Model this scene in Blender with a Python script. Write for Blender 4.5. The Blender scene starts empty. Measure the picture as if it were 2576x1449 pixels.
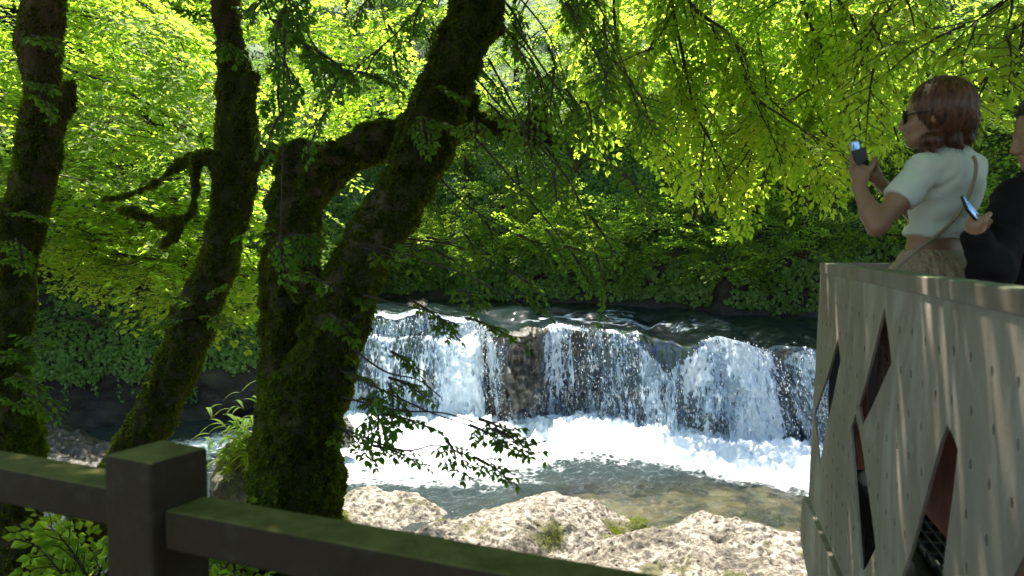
import bpy, math, random
import numpy as np
from mathutils import Vector, Matrix
from mathutils.geometry import delaunay_2d_cdt

# ------------------------------------------------------------------ camera, sky, sun, exposure
scene = bpy.context.scene
PITCH = math.radians(3.06)
cam_d = bpy.data.cameras.new("camera"); cam = bpy.data.objects.new("camera", cam_d)
scene.collection.objects.link(cam); scene.camera = cam
cam_d.sensor_width = 36.0; cam_d.lens = 27.2
cam_d.clip_start = 0.05; cam_d.clip_end = 500
cam.location = (0, 0, 0); cam.rotation_euler = (math.pi / 2 - PITCH, 0, 0)
cam_d.dof.use_dof = True; cam_d.dof.focus_distance = 16.0; cam_d.dof.aperture_fstop = 4.5

SUN_EL, SUN_AZ = math.radians(66), math.radians(-14)
SUN_DIR = Vector((math.sin(SUN_AZ) * math.cos(SUN_EL), math.cos(SUN_AZ) * math.cos(SUN_EL), math.sin(SUN_EL)))
world = bpy.data.worlds.new("World"); scene.world = world; world.use_nodes = True
wn = world.node_tree.nodes; wl = world.node_tree.links
bg = wn.get("Background") or wn.new("ShaderNodeBackground")
sky = wn.new("ShaderNodeTexSky"); sky.sky_type = 'NISHITA'; sky.sun_disc = False
sky.sun_elevation = SUN_EL; sky.sun_rotation = SUN_AZ
wl.new(sky.outputs[0], bg.inputs[0]); bg.inputs[1].default_value = 0.085
sun_d = bpy.data.lights.new("sun", 'SUN'); sun = bpy.data.objects.new("sun", sun_d)
scene.collection.objects.link(sun)
sun_d.energy = 5.0; sun_d.angle = math.radians(0.53); sun_d.color = (1.0, 0.93, 0.82)
sun.rotation_euler = (-SUN_DIR).to_track_quat('-Z', 'Y').to_euler()
scene.view_settings.view_transform = 'Standard'; scene.view_settings.look = 'None'
scene.view_settings.exposure = 2.05; scene.view_settings.gamma = 1.0
scene.view_settings.use_curve_mapping = False
cy = scene.cycles
cy.max_bounces = 10; cy.diffuse_bounces = 5; cy.transmission_bounces = 6; cy.transparent_max_bounces = 24
cy.use_denoising = True; cy.caustics_refractive = False; cy.caustics_reflective = False
cy.sample_clamp_indirect = 6.0

FPX = 27.2 / 36 * 2576.0
CP, SP = math.cos(PITCH), math.sin(PITCH)
def P(px, py, Y):
    """world point at depth Y (metres ahead) seen at this place of the 2576x1449 picture"""
    a = (px - 1288) / FPX; b = -(py - 724.5) / FPX
    d = np.array([a, CP + b * SP, -SP + b * CP])
    return d * (Y / d[1])
def PZ(px, py, z):
    a = (px - 1288) / FPX; b = -(py - 724.5) / FPX
    d = np.array([a, CP + b * SP, -SP + b * CP])
    return d * (z / d[2])

# ------------------------------------------------------------------ noise
_r = np.random.RandomState(7)
_perm = np.concatenate([_r.permutation(256)] * 3).astype(np.int32)
_g = _r.normal(size=(256, 3)); _g /= np.linalg.norm(_g, axis=1)[:, None]; _g = _g.astype(np.float32)
def noise(p):
    p = np.asarray(p, np.float32)
    i = np.floor(p).astype(np.int32); f = p - i; i &= 255
    u = f * f * f * (f * (f * 6 - 15) + 10)
    out = 0
    for dx in (0, 1):
        wx = u[..., 0] if dx else 1 - u[..., 0]
        for dy in (0, 1):
            wy = u[..., 1] if dy else 1 - u[..., 1]
            for dz in (0, 1):
                wz = u[..., 2] if dz else 1 - u[..., 2]
                h = _perm[_perm[_perm[i[..., 0] + dx] + i[..., 1] + dy] + i[..., 2] + dz]
                g = _g[h]
                d = g[..., 0] * (f[..., 0] - dx) + g[..., 1] * (f[..., 1] - dy) + g[..., 2] * (f[..., 2] - dz)
                out = out + wx * wy * wz * d
    return out * 1.6
def fbm(p, oct=4, gain=.5):
    p = np.asarray(p, np.float32); a = 1.0; s = 0
    for k in range(oct):
        s = s + a * noise(p * 2 ** k + 17.3 * k); a *= gain
    return s
def smooth(a, b, x):
    t = np.clip((x - a) / (b - a), 0, 1); return t * t * (3 - 2 * t)
def nrmz(v):
    return v / np.maximum(np.linalg.norm(v, axis=-1, keepdims=True), 1e-9)

# ------------------------------------------------------------------ objects
COL = scene.collection
def tag(o, label=None, cat=None, group=None, kind=None):
    if label: o['label'] = label
    if cat: o['category'] = cat
    if group: o['group'] = group
    if kind: o['kind'] = kind
    return o
def empty(name, loc=(0, 0, 0)):
    o = bpy.data.objects.new(name, None); COL.objects.link(o)
    o.empty_display_size = .1; o.location = loc
    return o
def mesh(name, V, F, mat, parent=None, smooth_=True, tris=None, uv=None, attrs=None):
    """F: int array (n,k) or list of such arrays"""
    V = np.asarray(V, np.float32)
    if parent is not None:
        V = V - np.array(root_of(parent), np.float32)
    Fs = F if isinstance(F, list) else [F]
    Fs = [np.asarray(f, np.int32) for f in Fs if len(f)]
    me = bpy.data.meshes.new(name)
    me.vertices.add(len(V)); me.vertices.foreach_set("co", V.ravel())
    nl = sum(f.size for f in Fs); nf = sum(len(f) for f in Fs)
    me.loops.add(nl); me.polygons.add(nf)
    li = np.concatenate([f.ravel() for f in Fs])
    tot = np.concatenate([np.full(len(f), f.shape[1], np.int32) for f in Fs])
    st = np.concatenate([[0], np.cumsum(tot)[:-1]]).astype(np.int32)
    me.loops.foreach_set("vertex_index", li)
    me.polygons.foreach_set("loop_start", st)
    me.polygons.foreach_set("loop_total", tot)
    me.polygons.foreach_set("use_smooth", np.full(nf, bool(smooth_)))
    if uv is not None:
        l = me.uv_layers.new(name="UVMap")
        l.data.foreach_set("uv", np.asarray(uv, np.float32)[li].ravel())
    if attrs:
        for k, a in attrs.items():
            at = me.attributes.new(k, 'FLOAT', 'POINT'); at.data.foreach_set("value", np.asarray(a, np.float32).ravel())
    me.update(calc_edges=True); me.validate()
    if mat is not None: me.materials.append(mat)
    o = bpy.data.objects.new(name, me); COL.objects.link(o)
    if parent is not None: o.parent = parent
    return o
def root_of(o):
    v = Vector((0, 0, 0))
    while o is not None:
        v = v + o.location; o = o.parent
    return v
class MB:
    """collects shapes into one mesh"""
    def __init__(s): s.V = []; s.F = []; s.n = 0
    def add(s, V, F):
        V = np.asarray(V, np.float32)
        for f in (F if isinstance(F, list) else [F]):
            f = np.asarray(f, np.int32)
            if len(f): s.F.append(f + s.n)
        s.V.append(V); s.n += len(V)
    def build(s, name, mat, parent=None, smooth_=True):
        by = {}
        for f in s.F: by.setdefault(f.shape[1], []).append(f)
        return mesh(name, np.concatenate(s.V), [np.concatenate(v) for v in by.values()], mat, parent, smooth_)
def tube(path, rad, n=10, cap=True):
    path = np.asarray(path, float); m = len(path); rad = np.broadcast_to(rad, (m,))
    t = nrmz(np.gradient(path, axis=0)); ref = np.array([0.13, 0.2, 1.0])
    if abs((nrmz(t.mean(0)) * nrmz(ref)).sum()) > .9: ref = np.array([1.0, .1, 0.0])
    a = nrmz(np.cross(t, ref)); b = np.cross(t, a)
    th = np.linspace(0, 2 * np.pi, n, endpoint=False)
    V = path[:, None] + rad[:, None, None] * (np.cos(th)[None, :, None] * a[:, None] + np.sin(th)[None, :, None] * b[:, None])
    i = np.arange(m - 1)[:, None] * n; j = np.arange(n)[None]
    k = (j + 1) % n
    F = np.stack([i + j, i + k, i + n + k, i + n + j], -1).reshape(-1, 4)
    V = V.reshape(-1, 3)
    if not cap: return V, F
    V = np.concatenate([V, path[:1], path[-1:]])
    c0 = m * n; jj = np.arange(n); kk = (jj + 1) % n
    T = np.concatenate([np.stack([kk, jj, np.full(n, c0)], -1), np.stack([jj + (m - 1) * n, kk + (m - 1) * n, np.full(n, c0 + 1)], -1)])
    return V, [F, T]
def segs(p0, p1, r0, r1, n=3):
    p0 = np.asarray(p0, float); p1 = np.asarray(p1, float); m = len(p0)
    t = nrmz(p1 - p0); ref = np.where(np.abs(t[:, 2:3]) > .9, np.array([[1., 0, 0]]), np.array([[0, 0, 1.]]))
    a = nrmz(np.cross(t, ref)); b = np.cross(t, a)
    th = np.arange(n) * 2 * np.pi / n
    ring = np.cos(th)[None, :, None] * a[:, None] + np.sin(th)[None, :, None] * b[:, None]
    r0 = np.broadcast_to(r0, (m,)); r1 = np.broadcast_to(r1, (m,))
    V = np.concatenate([p0[:, None] + ring * r0[:, None, None], p1[:, None] + ring * r1[:, None, None]], 1).reshape(-1, 3)
    base = np.arange(m)[:, None] * 2 * n; j = np.arange(n)[None]; k = (j + 1) % n
    F = np.stack([base + j, base + k, base + n + k, base + n + j], -1).reshape(-1, 4)
    return V, F
def catmull(pts, n=8):
    pts = np.asarray(pts, float); q = np.concatenate([2 * pts[:1] - pts[1:2], pts, 2 * pts[-1:] - pts[-2:-1]])
    out = []
    for i in range(len(pts) - 1):
        a, b, c, d = q[i:i + 4]
        for t in np.arange(n) / n:
            out.append(.5 * (2 * b + (c - a) * t + (2 * a - 5 * b + 4 * c - d) * t * t + (3 * b - a - 3 * c + d) * t ** 3))
    out.append(pts[-1]); return np.array(out)
def boxv(c, ax, half):
    """oriented box: centre, 3 axis rows, half sizes"""
    c = np.asarray(c, float); ax = np.asarray(ax, float)
    s = np.array([[x, y, z] for x in (-1, 1) for y in (-1, 1) for z in (-1, 1)], float) * half
    V = c + s @ ax
    F = np.array([[0, 1, 3, 2], [4, 6, 7, 5], [0, 4, 5, 1], [2, 3, 7, 6], [0, 2, 6, 4], [1, 5, 7, 3]])
    return V, F
def bevel(o, w, seg=2):
    m = o.modifiers.new("bevel", 'BEVEL'); m.width = w; m.segments = seg; m.limit_method = 'ANGLE'

# ------------------------------------------------------------------ signed distance modelling
class SDF:
    def __init__(s, lo, hi, h):
        s.lo = np.array(lo, float); s.h = h
        s.n = np.ceil((np.array(hi, float) - s.lo) / h).astype(int) + 1
        s.F = np.full(s.n, 1.0, np.float32)
        s.ax = [(s.lo[i] + np.arange(s.n[i]) * h).astype(np.float32) for i in range(3)]
    def _box(s, lo, hi, pad):
        a = np.clip(np.floor((np.array(lo) - pad - s.lo) / s.h).astype(int), 0, s.n - 1)
        b = np.clip(np.ceil((np.array(hi) + pad - s.lo) / s.h).astype(int) + 1, 1, s.n)
        return tuple(slice(a[i], max(b[i], a[i] + 1)) for i in range(3))
    def _g(s, sl):
        return (s.ax[0][sl[0]][:, None, None], s.ax[1][sl[1]][None, :, None], s.ax[2][sl[2]][None, None, :])
    def _mix(s, sl, d, k):
        f = s.F[sl]
        if k > 0:
            h = np.clip(.5 + .5 * (f - d) / k, 0, 1); s.F[sl] = f * (1 - h) + d * h - k * h * (1 - h)
        else: s.F[sl] = np.minimum(f, d)
    def cap(s, a, ra, b, rb, k=.02):
        a = np.array(a, float); b = np.array(b, float); r = max(ra, rb)
        sl = s._box(np.minimum(a, b) - r, np.maximum(a, b) + r, k + .03)
        X, Y, Z = s._g(sl); d = b - a; L = max((d * d).sum(), 1e-9)
        t = np.clip(((X - a[0]) * d[0] + (Y - a[1]) * d[1] + (Z - a[2]) * d[2]) / L, 0, 1)
        q = np.sqrt((X - a[0] - t * d[0]) ** 2 + (Y - a[1] - t * d[1]) ** 2 + (Z - a[2] - t * d[2]) ** 2) - (ra + (rb - ra) * t)
        s._mix(sl, q, k)
    def ell(s, c, rad, ax=None, k=.02):
        c = np.array(c, float); rad = np.array(rad, float); ax = np.eye(3) if ax is None else np.array(ax, float)
        r = rad.max(); sl = s._box(c - r, c + r, k + .03)
        X, Y, Z = s._g(sl); x, y, z = X - c[0], Y - c[1], Z - c[2]
        u = [(x * ax[i, 0] + y * ax[i, 1] + z * ax[i, 2]) for i in range(3)]
        k0 = np.sqrt(sum((u[i] / rad[i]) ** 2 for i in range(3))) + 1e-6
        k1 = np.sqrt(sum((u[i] / rad[i] ** 2) ** 2 for i in range(3))) + 1e-6
        s._mix(sl, k0 * (k0 - 1) / k1, k)
    def path(s, pts, rad, k=.02):
        for i in range(len(pts) - 1): s.cap(pts[i], rad[i], pts[i + 1], rad[i + 1], k)
    def cut(s, p, n):
        """keep the side where (x-p).n < 0"""
        X, Y, Z = s._g((slice(None),) * 3)
        s.F = np.maximum(s.F, ((X - p[0]) * n[0] + (Y - p[1]) * n[1] + (Z - p[2]) * n[2]).astype(np.float32))
    def mesh(s):
        F = s.F.copy(); F[0] = F[-1] = 1; F[:, 0] = F[:, -1] = 1; F[:, :, 0] = F[:, :, -1] = 1
        S = F < 0; n = F.shape
        c = np.zeros((n[0] - 1, n[1] - 1, n[2] - 1), np.int8)
        for i in (0, 1):
            for j in (0, 1):
                for k in (0, 1): c += S[i:n[0] - 1 + i, j:n[1] - 1 + j, k:n[2] - 1 + k]
        act = (c > 0) & (c < 8); idx = np.argwhere(act); N = len(idx)
        ids = np.full(act.shape, -1, np.int32); ids[act] = np.arange(N)
        acc = np.zeros((N, 3)); cnt = np.zeros(N)
        cor = [(i, j, k) for i in (0, 1) for j in (0, 1) for k in (0, 1)]
        val = {q: F[idx[:, 0] + q[0], idx[:, 1] + q[1], idx[:, 2] + q[2]].astype(float) for q in cor}
        for q in cor:
            for a in range(3):
                if q[a] == 0:
                    q2 = list(q); q2[a] = 1; q2 = tuple(q2)
                    v0, v1 = val[q], val[q2]; m = (v0 < 0) != (v1 < 0)
                    t = np.where(m, v0 / np.where(m, v0 - v1, 1), 0)
                    p = np.tile(np.array(q, float), (N, 1)); p[:, a] = t
                    acc[m] += p[m]; cnt[m] += 1
        V = s.lo + (idx + acc / cnt[:, None]) * s.h
        faces = []
        for a in range(3):
            b, d = (a + 1) % 3, (a + 2) % 3
            sl0 = [slice(1, -1)] * 3; sl1 = [slice(1, -1)] * 3
            sl0[a] = slice(0, -1); sl1[a] = slice(1, None)
            A = S[tuple(sl0)]; B = S[tuple(sl1)]
            e = np.argwhere(A != B); fl = A[A != B]
            e = e.copy(); e[:, b] += 1; e[:, d] += 1
            def cell(db, dd):
                q = e.copy(); q[:, b] -= db; q[:, d] -= dd; return ids[q[:, 0], q[:, 1], q[:, 2]]
            f = np.stack([cell(1, 1), cell(0, 1), cell(0, 0), cell(1, 0)], 1)
            f[~fl] = f[~fl][:, ::-1]; faces.append(f)
        Fc = np.concatenate(faces); Fc = Fc[(Fc >= 0).all(1)]
        return V, Fc
def vnormals(V, F):
    n = np.cross(V[F[:, 2]] - V[F[:, 0]], V[F[:, 3 if F.shape[1] > 3 else 1]] - V[F[:, 1]])
    if F.shape[1] == 3: n = np.cross(V[F[:, 1]] - V[F[:, 0]], V[F[:, 2]] - V[F[:, 0]])
    N = np.zeros_like(V)
    for k in range(F.shape[1]):
        for c in range(3): N[:, c] += np.bincount(F[:, k], n[:, c], len(V))
    return nrmz(N)
def relax(V, F, it=1, lam=.5):
    for _ in range(it):
        S = np.zeros_like(V); C = np.zeros(len(V)); m = F.shape[1]
        for k in range(m):
            a, b = F[:, k], F[:, (k + 1) % m]
            for c in range(3): S[:, c] += np.bincount(a, V[b, c], len(V)) + np.bincount(b, V[a, c], len(V))
            C += np.bincount(a, minlength=len(V)) + np.bincount(b, minlength=len(V))
        V = V + lam * (S / np.maximum(C, 1)[:, None] - V)
    return V

# ------------------------------------------------------------------ materials
def new_mat(name):
    m = bpy.data.materials.new(name); m.use_nodes = True; nt = m.node_tree
    b = nt.nodes["Principled BSDF"]; return m, nt, b
def N(nt, t, **kw):
    n = nt.nodes.new(t)
    for k, v in kw.items():
        if hasattr(n, k): setattr(n, k, v)
        else: n.inputs[k.replace('_', ' ')].default_value = v
    return n
def ramp(nt, fac, stops):
    r = nt.nodes.new("ShaderNodeValToRGB"); e = r.color_ramp.elements
    while len(e) < len(stops): e.new(.5)
    for i, (p, c) in enumerate(stops): e[i].position = p; e[i].color = (*c, 1) if len(c) == 3 else c
    nt.links.new(fac, r.inputs[0]); return r.outputs[0]
def mixc(nt, fac, a, b, mode='MIX'):
    m = nt.nodes.new("ShaderNodeMix"); m.data_type = 'RGBA'; m.blend_type = mode
    for s, v in ((m.inputs[0], fac), (m.inputs[6], a), (m.inputs[7], b)):
        if hasattr(v, 'is_linked') or hasattr(v, 'links'): nt.links.new(v, s)
        elif isinstance(v, (int, float)): s.default_value = v
        else: s.default_value = (*v, 1)
    return m.outputs[2]
def math_(nt, op, a, b=0.0, c=0.0):
    m = nt.nodes.new("ShaderNodeMath"); m.operation = op
    for s, v in zip(m.inputs, (a, b, c)):
        if hasattr(v, 'links'): nt.links.new(v, s)
        else: s.default_value = v
    return m.outputs[0]
def tex(nt, kind='noise', scale=5, detail=4, rough=.55, vec=None, stretch=None, coord='Object', dist=0.0, feature='F1'):
    tc = nt.nodes.new("ShaderNodeTexCoord"); v = vec or tc.outputs[coord]
    if stretch:
        mp = nt.nodes.new("ShaderNodeMapping"); mp.inputs['Scale'].default_value = stretch
        nt.links.new(v, mp.inputs[0]); v = mp.outputs[0]
    if kind == 'noise':
        n = nt.nodes.new("ShaderNodeTexNoise"); n.inputs['Scale'].default_value = scale
        n.inputs['Detail'].default_value = detail; n.inputs['Roughness'].default_value = rough
        n.inputs['Distortion'].default_value = dist
        nt.links.new(v, n.inputs['Vector']); return n.outputs[0]
    n = nt.nodes.new("ShaderNodeTexVoronoi"); n.feature = feature; n.inputs['Scale'].default_value = scale
    nt.links.new(v, n.inputs['Vector']); return n.outputs['Distance']
def bump(nt, b, h, s=.3, d=.02):
    n = nt.nodes.new("ShaderNodeBump"); n.inputs['Strength'].default_value = s; n.inputs['Distance'].default_value = d
    nt.links.new(h, n.inputs['Height']); nt.links.new(n.outputs[0], b.inputs['Normal']); return n
def leaf_mat(name, c1, c2, t1, t2, rough=.6, spec=.18, tfac=.5):
    """thin leaf: reflects c, lets t through; tint varies leaf by leaf"""
    m, nt, b = new_mat(name)
    g = nt.nodes.new("ShaderNodeNewGeometry"); ri = g.outputs['Random Per Island']
    big = tex(nt, scale=.35, detail=2)
    f = math_(nt, 'ADD', math_(nt, 'MULTIPLY', ri, .65), math_(nt, 'MULTIPLY', math_(nt, 'SUBTRACT', big, .3), .8))
    nt.links.new(mixc(nt, f, c1, c2), b.inputs['Base Color'])
    b.inputs['Roughness'].default_value = rough; b.inputs['Specular IOR Level'].default_value = spec
    tr = nt.nodes.new("ShaderNodeBsdfTranslucent"); nt.links.new(mixc(nt, f, t1, t2), tr.inputs[0])
    mx = nt.nodes.new("ShaderNodeMixShader"); mx.inputs[0].default_value = tfac
    nt.links.new(b.outputs[0], mx.inputs[1]); nt.links.new(tr.outputs[0], mx.inputs[2])
    nt.links.new(mx.outputs[0], nt.nodes["Material Output"].inputs[0]); return m
M = {}
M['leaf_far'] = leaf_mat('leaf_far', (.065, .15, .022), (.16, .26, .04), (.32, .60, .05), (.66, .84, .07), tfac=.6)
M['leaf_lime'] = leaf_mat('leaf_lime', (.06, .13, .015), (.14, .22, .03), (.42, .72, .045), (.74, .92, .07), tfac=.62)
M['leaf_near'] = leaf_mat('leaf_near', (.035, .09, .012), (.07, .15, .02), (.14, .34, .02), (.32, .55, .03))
M['leaf_ivy'] = leaf_mat('leaf_ivy', (.065, .14, .030), (.16, .26, .055), (.18, .38, .05), (.36, .58, .08), rough=.45, spec=.3, tfac=.35)
M['moss'] = leaf_mat('moss', (.032, .038, .009), (.085, .098, .018), (.16, .22, .018), (.34, .42, .03), rough=.9, spec=.05, tfac=.45)
M['moss_sunlit_paint'] = leaf_mat('moss_sunlit_paint', (.07, .12, .012), (.16, .22, .02), (.25, .38, .02), (.4, .5, .04), rough=.9, spec=.05)  # lit copy of the moss, sunlight painted into its colour
m, nt, b = new_mat('bark')
n1 = tex(nt, scale=7, detail=6, stretch=(1, 1, .35)); n2 = tex(nt, scale=1.6, detail=3)
c = ramp(nt, n1, [(.3, (.028, .020, .013)), (.55, (.085, .062, .040)), (.75, (.20, .155, .10))])
c = mixc(nt, ramp(nt, n2, [(.4, (0, 0, 0)), (.55, (1, 1, 1))]), c, (.036, .037, .012))
nt.links.new(c, b.inputs['Base Color']); b.inputs['Roughness'].default_value = .95; b.inputs['Specular IOR Level'].default_value = .1
bump(nt, b, n1, .9, .03); M['bark'] = m
m, nt, b = new_mat('twig'); nt.links.new(ramp(nt, tex(nt, scale=20), [(.3, (.02, .014, .009)), (.7, (.07, .05, .035))]), b.inputs['Base Color'])
b.inputs['Roughness'].default_value = .8; M['twig'] = m
# ------------------------------------------------------------------ terrain and rock materials
def grid_faces(n, m):
    i = np.arange(n - 1)[:, None] * m; j = np.arange(m - 1)[None]
    return np.stack([i + j, i + m + j, i + m + j + 1, i + j + 1], -1).reshape(-1, 4)
m, nt, b = new_mat('dark_soil')
n1 = tex(nt, scale=1.3, detail=8, rough=.65)
g_ = nt.nodes.new("ShaderNodeNewGeometry"); sx_ = nt.nodes.new("ShaderNodeSeparateXYZ"); nt.links.new(g_.outputs['Position'], sx_.inputs[0])
hi_ = ramp(nt, math_(nt, 'ADD', math_(nt, 'MULTIPLY', sx_.outputs[2], .12), n1), [(.5, (0, 0, 0)), (.7, (1, 1, 1))])
nt.links.new(mixc(nt, hi_, ramp(nt, n1, [(.3, (.010, .010, .009)), (.55, (.028, .025, .019)), (.72, (.05, .055, .03))]), (.030, .075, .016)), b.inputs['Base Color'])
b.inputs['Roughness'].default_value = .85; bump(nt, b, n1, 1, .25); M['soil'] = m
m, nt, b = new_mat('near_ground')
n1 = tex(nt, scale=3, detail=8)
nt.links.new(ramp(nt, n1, [(.3, (.03, .022, .014)), (.5, (.08, .06, .04)), (.7, (.06, .09, .025))]), b.inputs['Base Color'])
b.inputs['Roughness'].default_value = .95; bump(nt, b, n1, 1, .05); M['ground'] = m
m, nt, b = new_mat('limestone')
n1 = tex(nt, scale=2.2, detail=10, rough=.7); n2 = tex(nt, scale=9, detail=8, rough=.75); vo = tex(nt, 'vor', scale=7)
c = ramp(nt, n2, [(.36, (.022, .018, .012)), (.46, (.10, .085, .062)), (.56, (.30, .27, .225)), (.72, (.44, .41, .355))])
n9 = tex(nt, scale=.9, detail=6, rough=.6); c = mixc(nt, 1.0, c, ramp(nt, n9, [(.36, (.36, .34, .29)), (.47, (.85, .83, .8)), (.6, (1, 1, 1))]), 'MULTIPLY')
at = nt.nodes.new("ShaderNodeAttribute"); at.attribute_name = 'moss'
mm = math_(nt, 'MULTIPLY', at.outputs['Fac'], 1.0)
fac = ramp(nt, math_(nt, 'ADD', mm, math_(nt, 'MULTIPLY', math_(nt, 'SUBTRACT', n1, .5), 1.2)), [(.42, (0, 0, 0)), (.6, (1, 1, 1))])
c = mixc(nt, fac, c, ramp(nt, n2, [(.3, (.018, .018, .008)), (.7, (.10, .095, .025))]))
nt.links.new(c, b.inputs['Base Color']); b.inputs['Roughness'].default_value = .8
pit = ramp(nt, vo, [(.08, (0, 0, 0)), (.30, (1, 1, 1))]); c = mixc(nt, math_(nt, 'MULTIPLY', math_(nt, 'SUBTRACT', 1.0, pit), .6), c, (.05, .04, .025)); nt.links.new(c, b.inputs['Base Color'])
hh = math_(nt, 'ADD', math_(nt, 'MULTIPLY', n2, .9), math_(nt, 'MULTIPLY', pit, .6))
bump(nt, b, hh, 1.0, .045); M['limestone'] = m
m, nt, b = new_mat('wet_rock')
n1 = tex(nt, scale=2.4, detail=9, rough=.65)
nt.links.new(ramp(nt, n1, [(.3, (.010, .010, .009)), (.5, (.03, .027, .021)), (.64, (.075, .062, .045)), (.8, (.13, .115, .09))]), b.inputs['Base Color'])
b.inputs['Roughness'].default_value = .35; bump(nt, b, n1, 1, .15); M['wet_rock'] = m

# ------------------------------------------------------------------ far bank: one ruled sheet inland from the water's edge
foot = np.array([(-60, 16, -6.2), (-34, 20.5, -6.2), (-20, 24, -6.2), (-13, 25.6, -6.2), (-8.2, 27.4, -6.1), (-7.2, 29, -4.5), (-7.4, 33, -2.7), (-6, 35.4, -2.6),
                 (-2, 33.6, -2.6), (1.8, 31.2, -2.6), (6, 29.3, -2.7), (10.9, 27.6, -2.8), (20, 25, -2.9), (34, 20, -3), (60, 14, -3)])
fp = catmull(foot, 14)
tang = nrmz(np.gradient(fp[:, :2], axis=0)); kk = np.exp(-np.linspace(-2, 2, 41) ** 2); kk /= kk.sum()
nn = np.stack([-tang[:, 1], tang[:, 0]], 1)
nn = np.stack([np.convolve(np.pad(nn[:, i], 20, mode='edge'), kk, 'valid') for i in (0, 1)], 1); nn = nrmz(nn)
prof = np.array([(-.6, -1.2), (-.1, -.2), (.25, .5), (.35, 1.2), (.3, 1.8), (.6, 2.3), (1.1, 3.0), (1.9, 4.3), (3.2, 6.3), (5, 8.4), (8, 11), (13, 14), (20, 18), (32, 24), (60, 32), (110, 40)])
prl = catmull(prof, 6)
def bank(si, ti):
    """point of the bank at indices along the foot and up the profile"""
    si = np.asarray(si, float); ti = np.asarray(ti, float)
    fx = [np.interp(si, np.arange(len(fp)), fp[:, i]) for i in range(3)]
    nx = [np.interp(si, np.arange(len(fp)), nn[:, i]) for i in range(2)]
    off = np.interp(ti, np.arange(len(prl)), prl[:, 0]); zz = np.interp(ti, np.arange(len(prl)), prl[:, 1])
    p = np.stack([fx[0] + nx[0] * off, fx[1] + nx[1] * off, fx[2] + zz], -1)
    q = fbm(p * .35, 4); p[..., 2] += q * np.clip(off * .25, .15, 1.2) ; r = fbm(p * .8 + 30, 4) * .45
    p[..., 0] += nx[0] * r; p[..., 1] += nx[1] * r
    return p
si, ti = np.meshgrid(np.linspace(0, len(fp) - 1, 420), np.linspace(0, len(prl) - 1, 150), indexing='ij')
hv = bank(si, ti)
o = mesh('hillside', hv.reshape(-1, 3), grid_faces(420, 150), M['soil']); tag(o, kind='structure')
T_OF = lambda off: np.interp(off, prl[12:, 0], np.arange(12, len(prl)))
def s_at_x(x): return np.interp(x, fp[:, 0] if (np.diff(fp[:, 0]) > 0).all() else np.maximum.accumulate(fp[:, 0]), np.arange(len(fp)))

# ------------------------------------------------------------------ near bank
def near_z(x, y):
    z = np.interp(y, [-40, 2.0, 2.6, 4.5, 7, 9.5, 12, 14, 60], [-1.5, -1.5, -1.9, -2.6, -4.0, -5.1, -6.1, -7.0, -7.6])
    z = z + fbm(np.stack([x * .6, y * .6, x * 0], -1), 4) * .25 * smooth(1.8, 3, y)
    z = np.where(x < -9, z + smooth(-9, -16, x) * 0, z)
    return z
gx = np.linspace(-60, 60, 300); gy = np.concatenate([np.linspace(-60, 1, 40), np.linspace(1.2, 16, 120), np.linspace(17, 70, 60)])
X, Y = np.meshgrid(gx, gy, indexing='ij')
o = mesh('ground', np.stack([X, Y, near_z(X, Y)], -1).reshape(-1, 3), grid_faces(len(gx), len(gy)), M['ground']); tag(o, kind='structure')

# ------------------------------------------------------------------ lip of the falls, in plan:  (px, py of the lip, py of the foot)
WZ = -6.0
lipd = np.array([  # picture x, lip height z, plunge foot py, throw
    (800, -2.35, 1050, .5), (880, -2.38, 1052, .6), (960, -2.36, 1056, .9), (1060, -2.36, 1060, .7), (1120, -2.4, 1062, 1.2), (1200, -2.55, 1066, 1.5),
    (1250, -2.85, 1078, .75), (1330, -2.82, 1082, .35), (1400, -2.72, 1070, .8), (1480, -2.82, 1076, .7), (1580, -2.80, 1086, .9), (1660, -2.95, 1096, 1.4),
    (1740, -3.08, 1116, 1.7), (1800, -3.0, 1124, 1.3), (1850, -2.80, 1128, 1.5), (1910, -3.0, 1136, .9), (1980, -3.08, 1142, 1.3), (2050, -3.05, 1148, .9), (2200, -3.05, 1158, .8), (2700, -3.0, 1170, .8), (3400, -3.0, 1210, .8)])
ft = np.array([PZ(a[0], a[2], WZ) for a in lipd])
lp = np.concatenate([ft[:, :2], lipd[:, 1:2], lipd[:, 3:4]], 1)           # foot x, foot y, lip z, throw
NU = 900
U = np.linspace(0, len(lp) - 1, NU)
lpc = catmull(lp, 12); Lf = np.stack([np.interp(np.linspace(0, len(lpc) - 1, NU), np.arange(len(lpc)), lpc[:, i]) for i in range(4)], 1)
us = np.concatenate([[0], np.cumsum(np.linalg.norm(np.diff(Lf[:, :2], axis=0), axis=1))])
wob = fbm(np.stack([us * .9, us * 0, us * 0], -1), 4)
fyn = np.array([0.12, -1.0]); fyn /= np.linalg.norm(fyn)                 # way the water leaps
lipxy = Lf[:, :2] - fyn * (Lf[:, 3:4] + .0) * 1.0
lipz = Lf[:, 2] + wob * .20
def lip_at(x):
    return np.interp(x, lipxy[:, 0], lipxy[:, 1]), np.interp(x, lipxy[:, 0], lipz)
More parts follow.
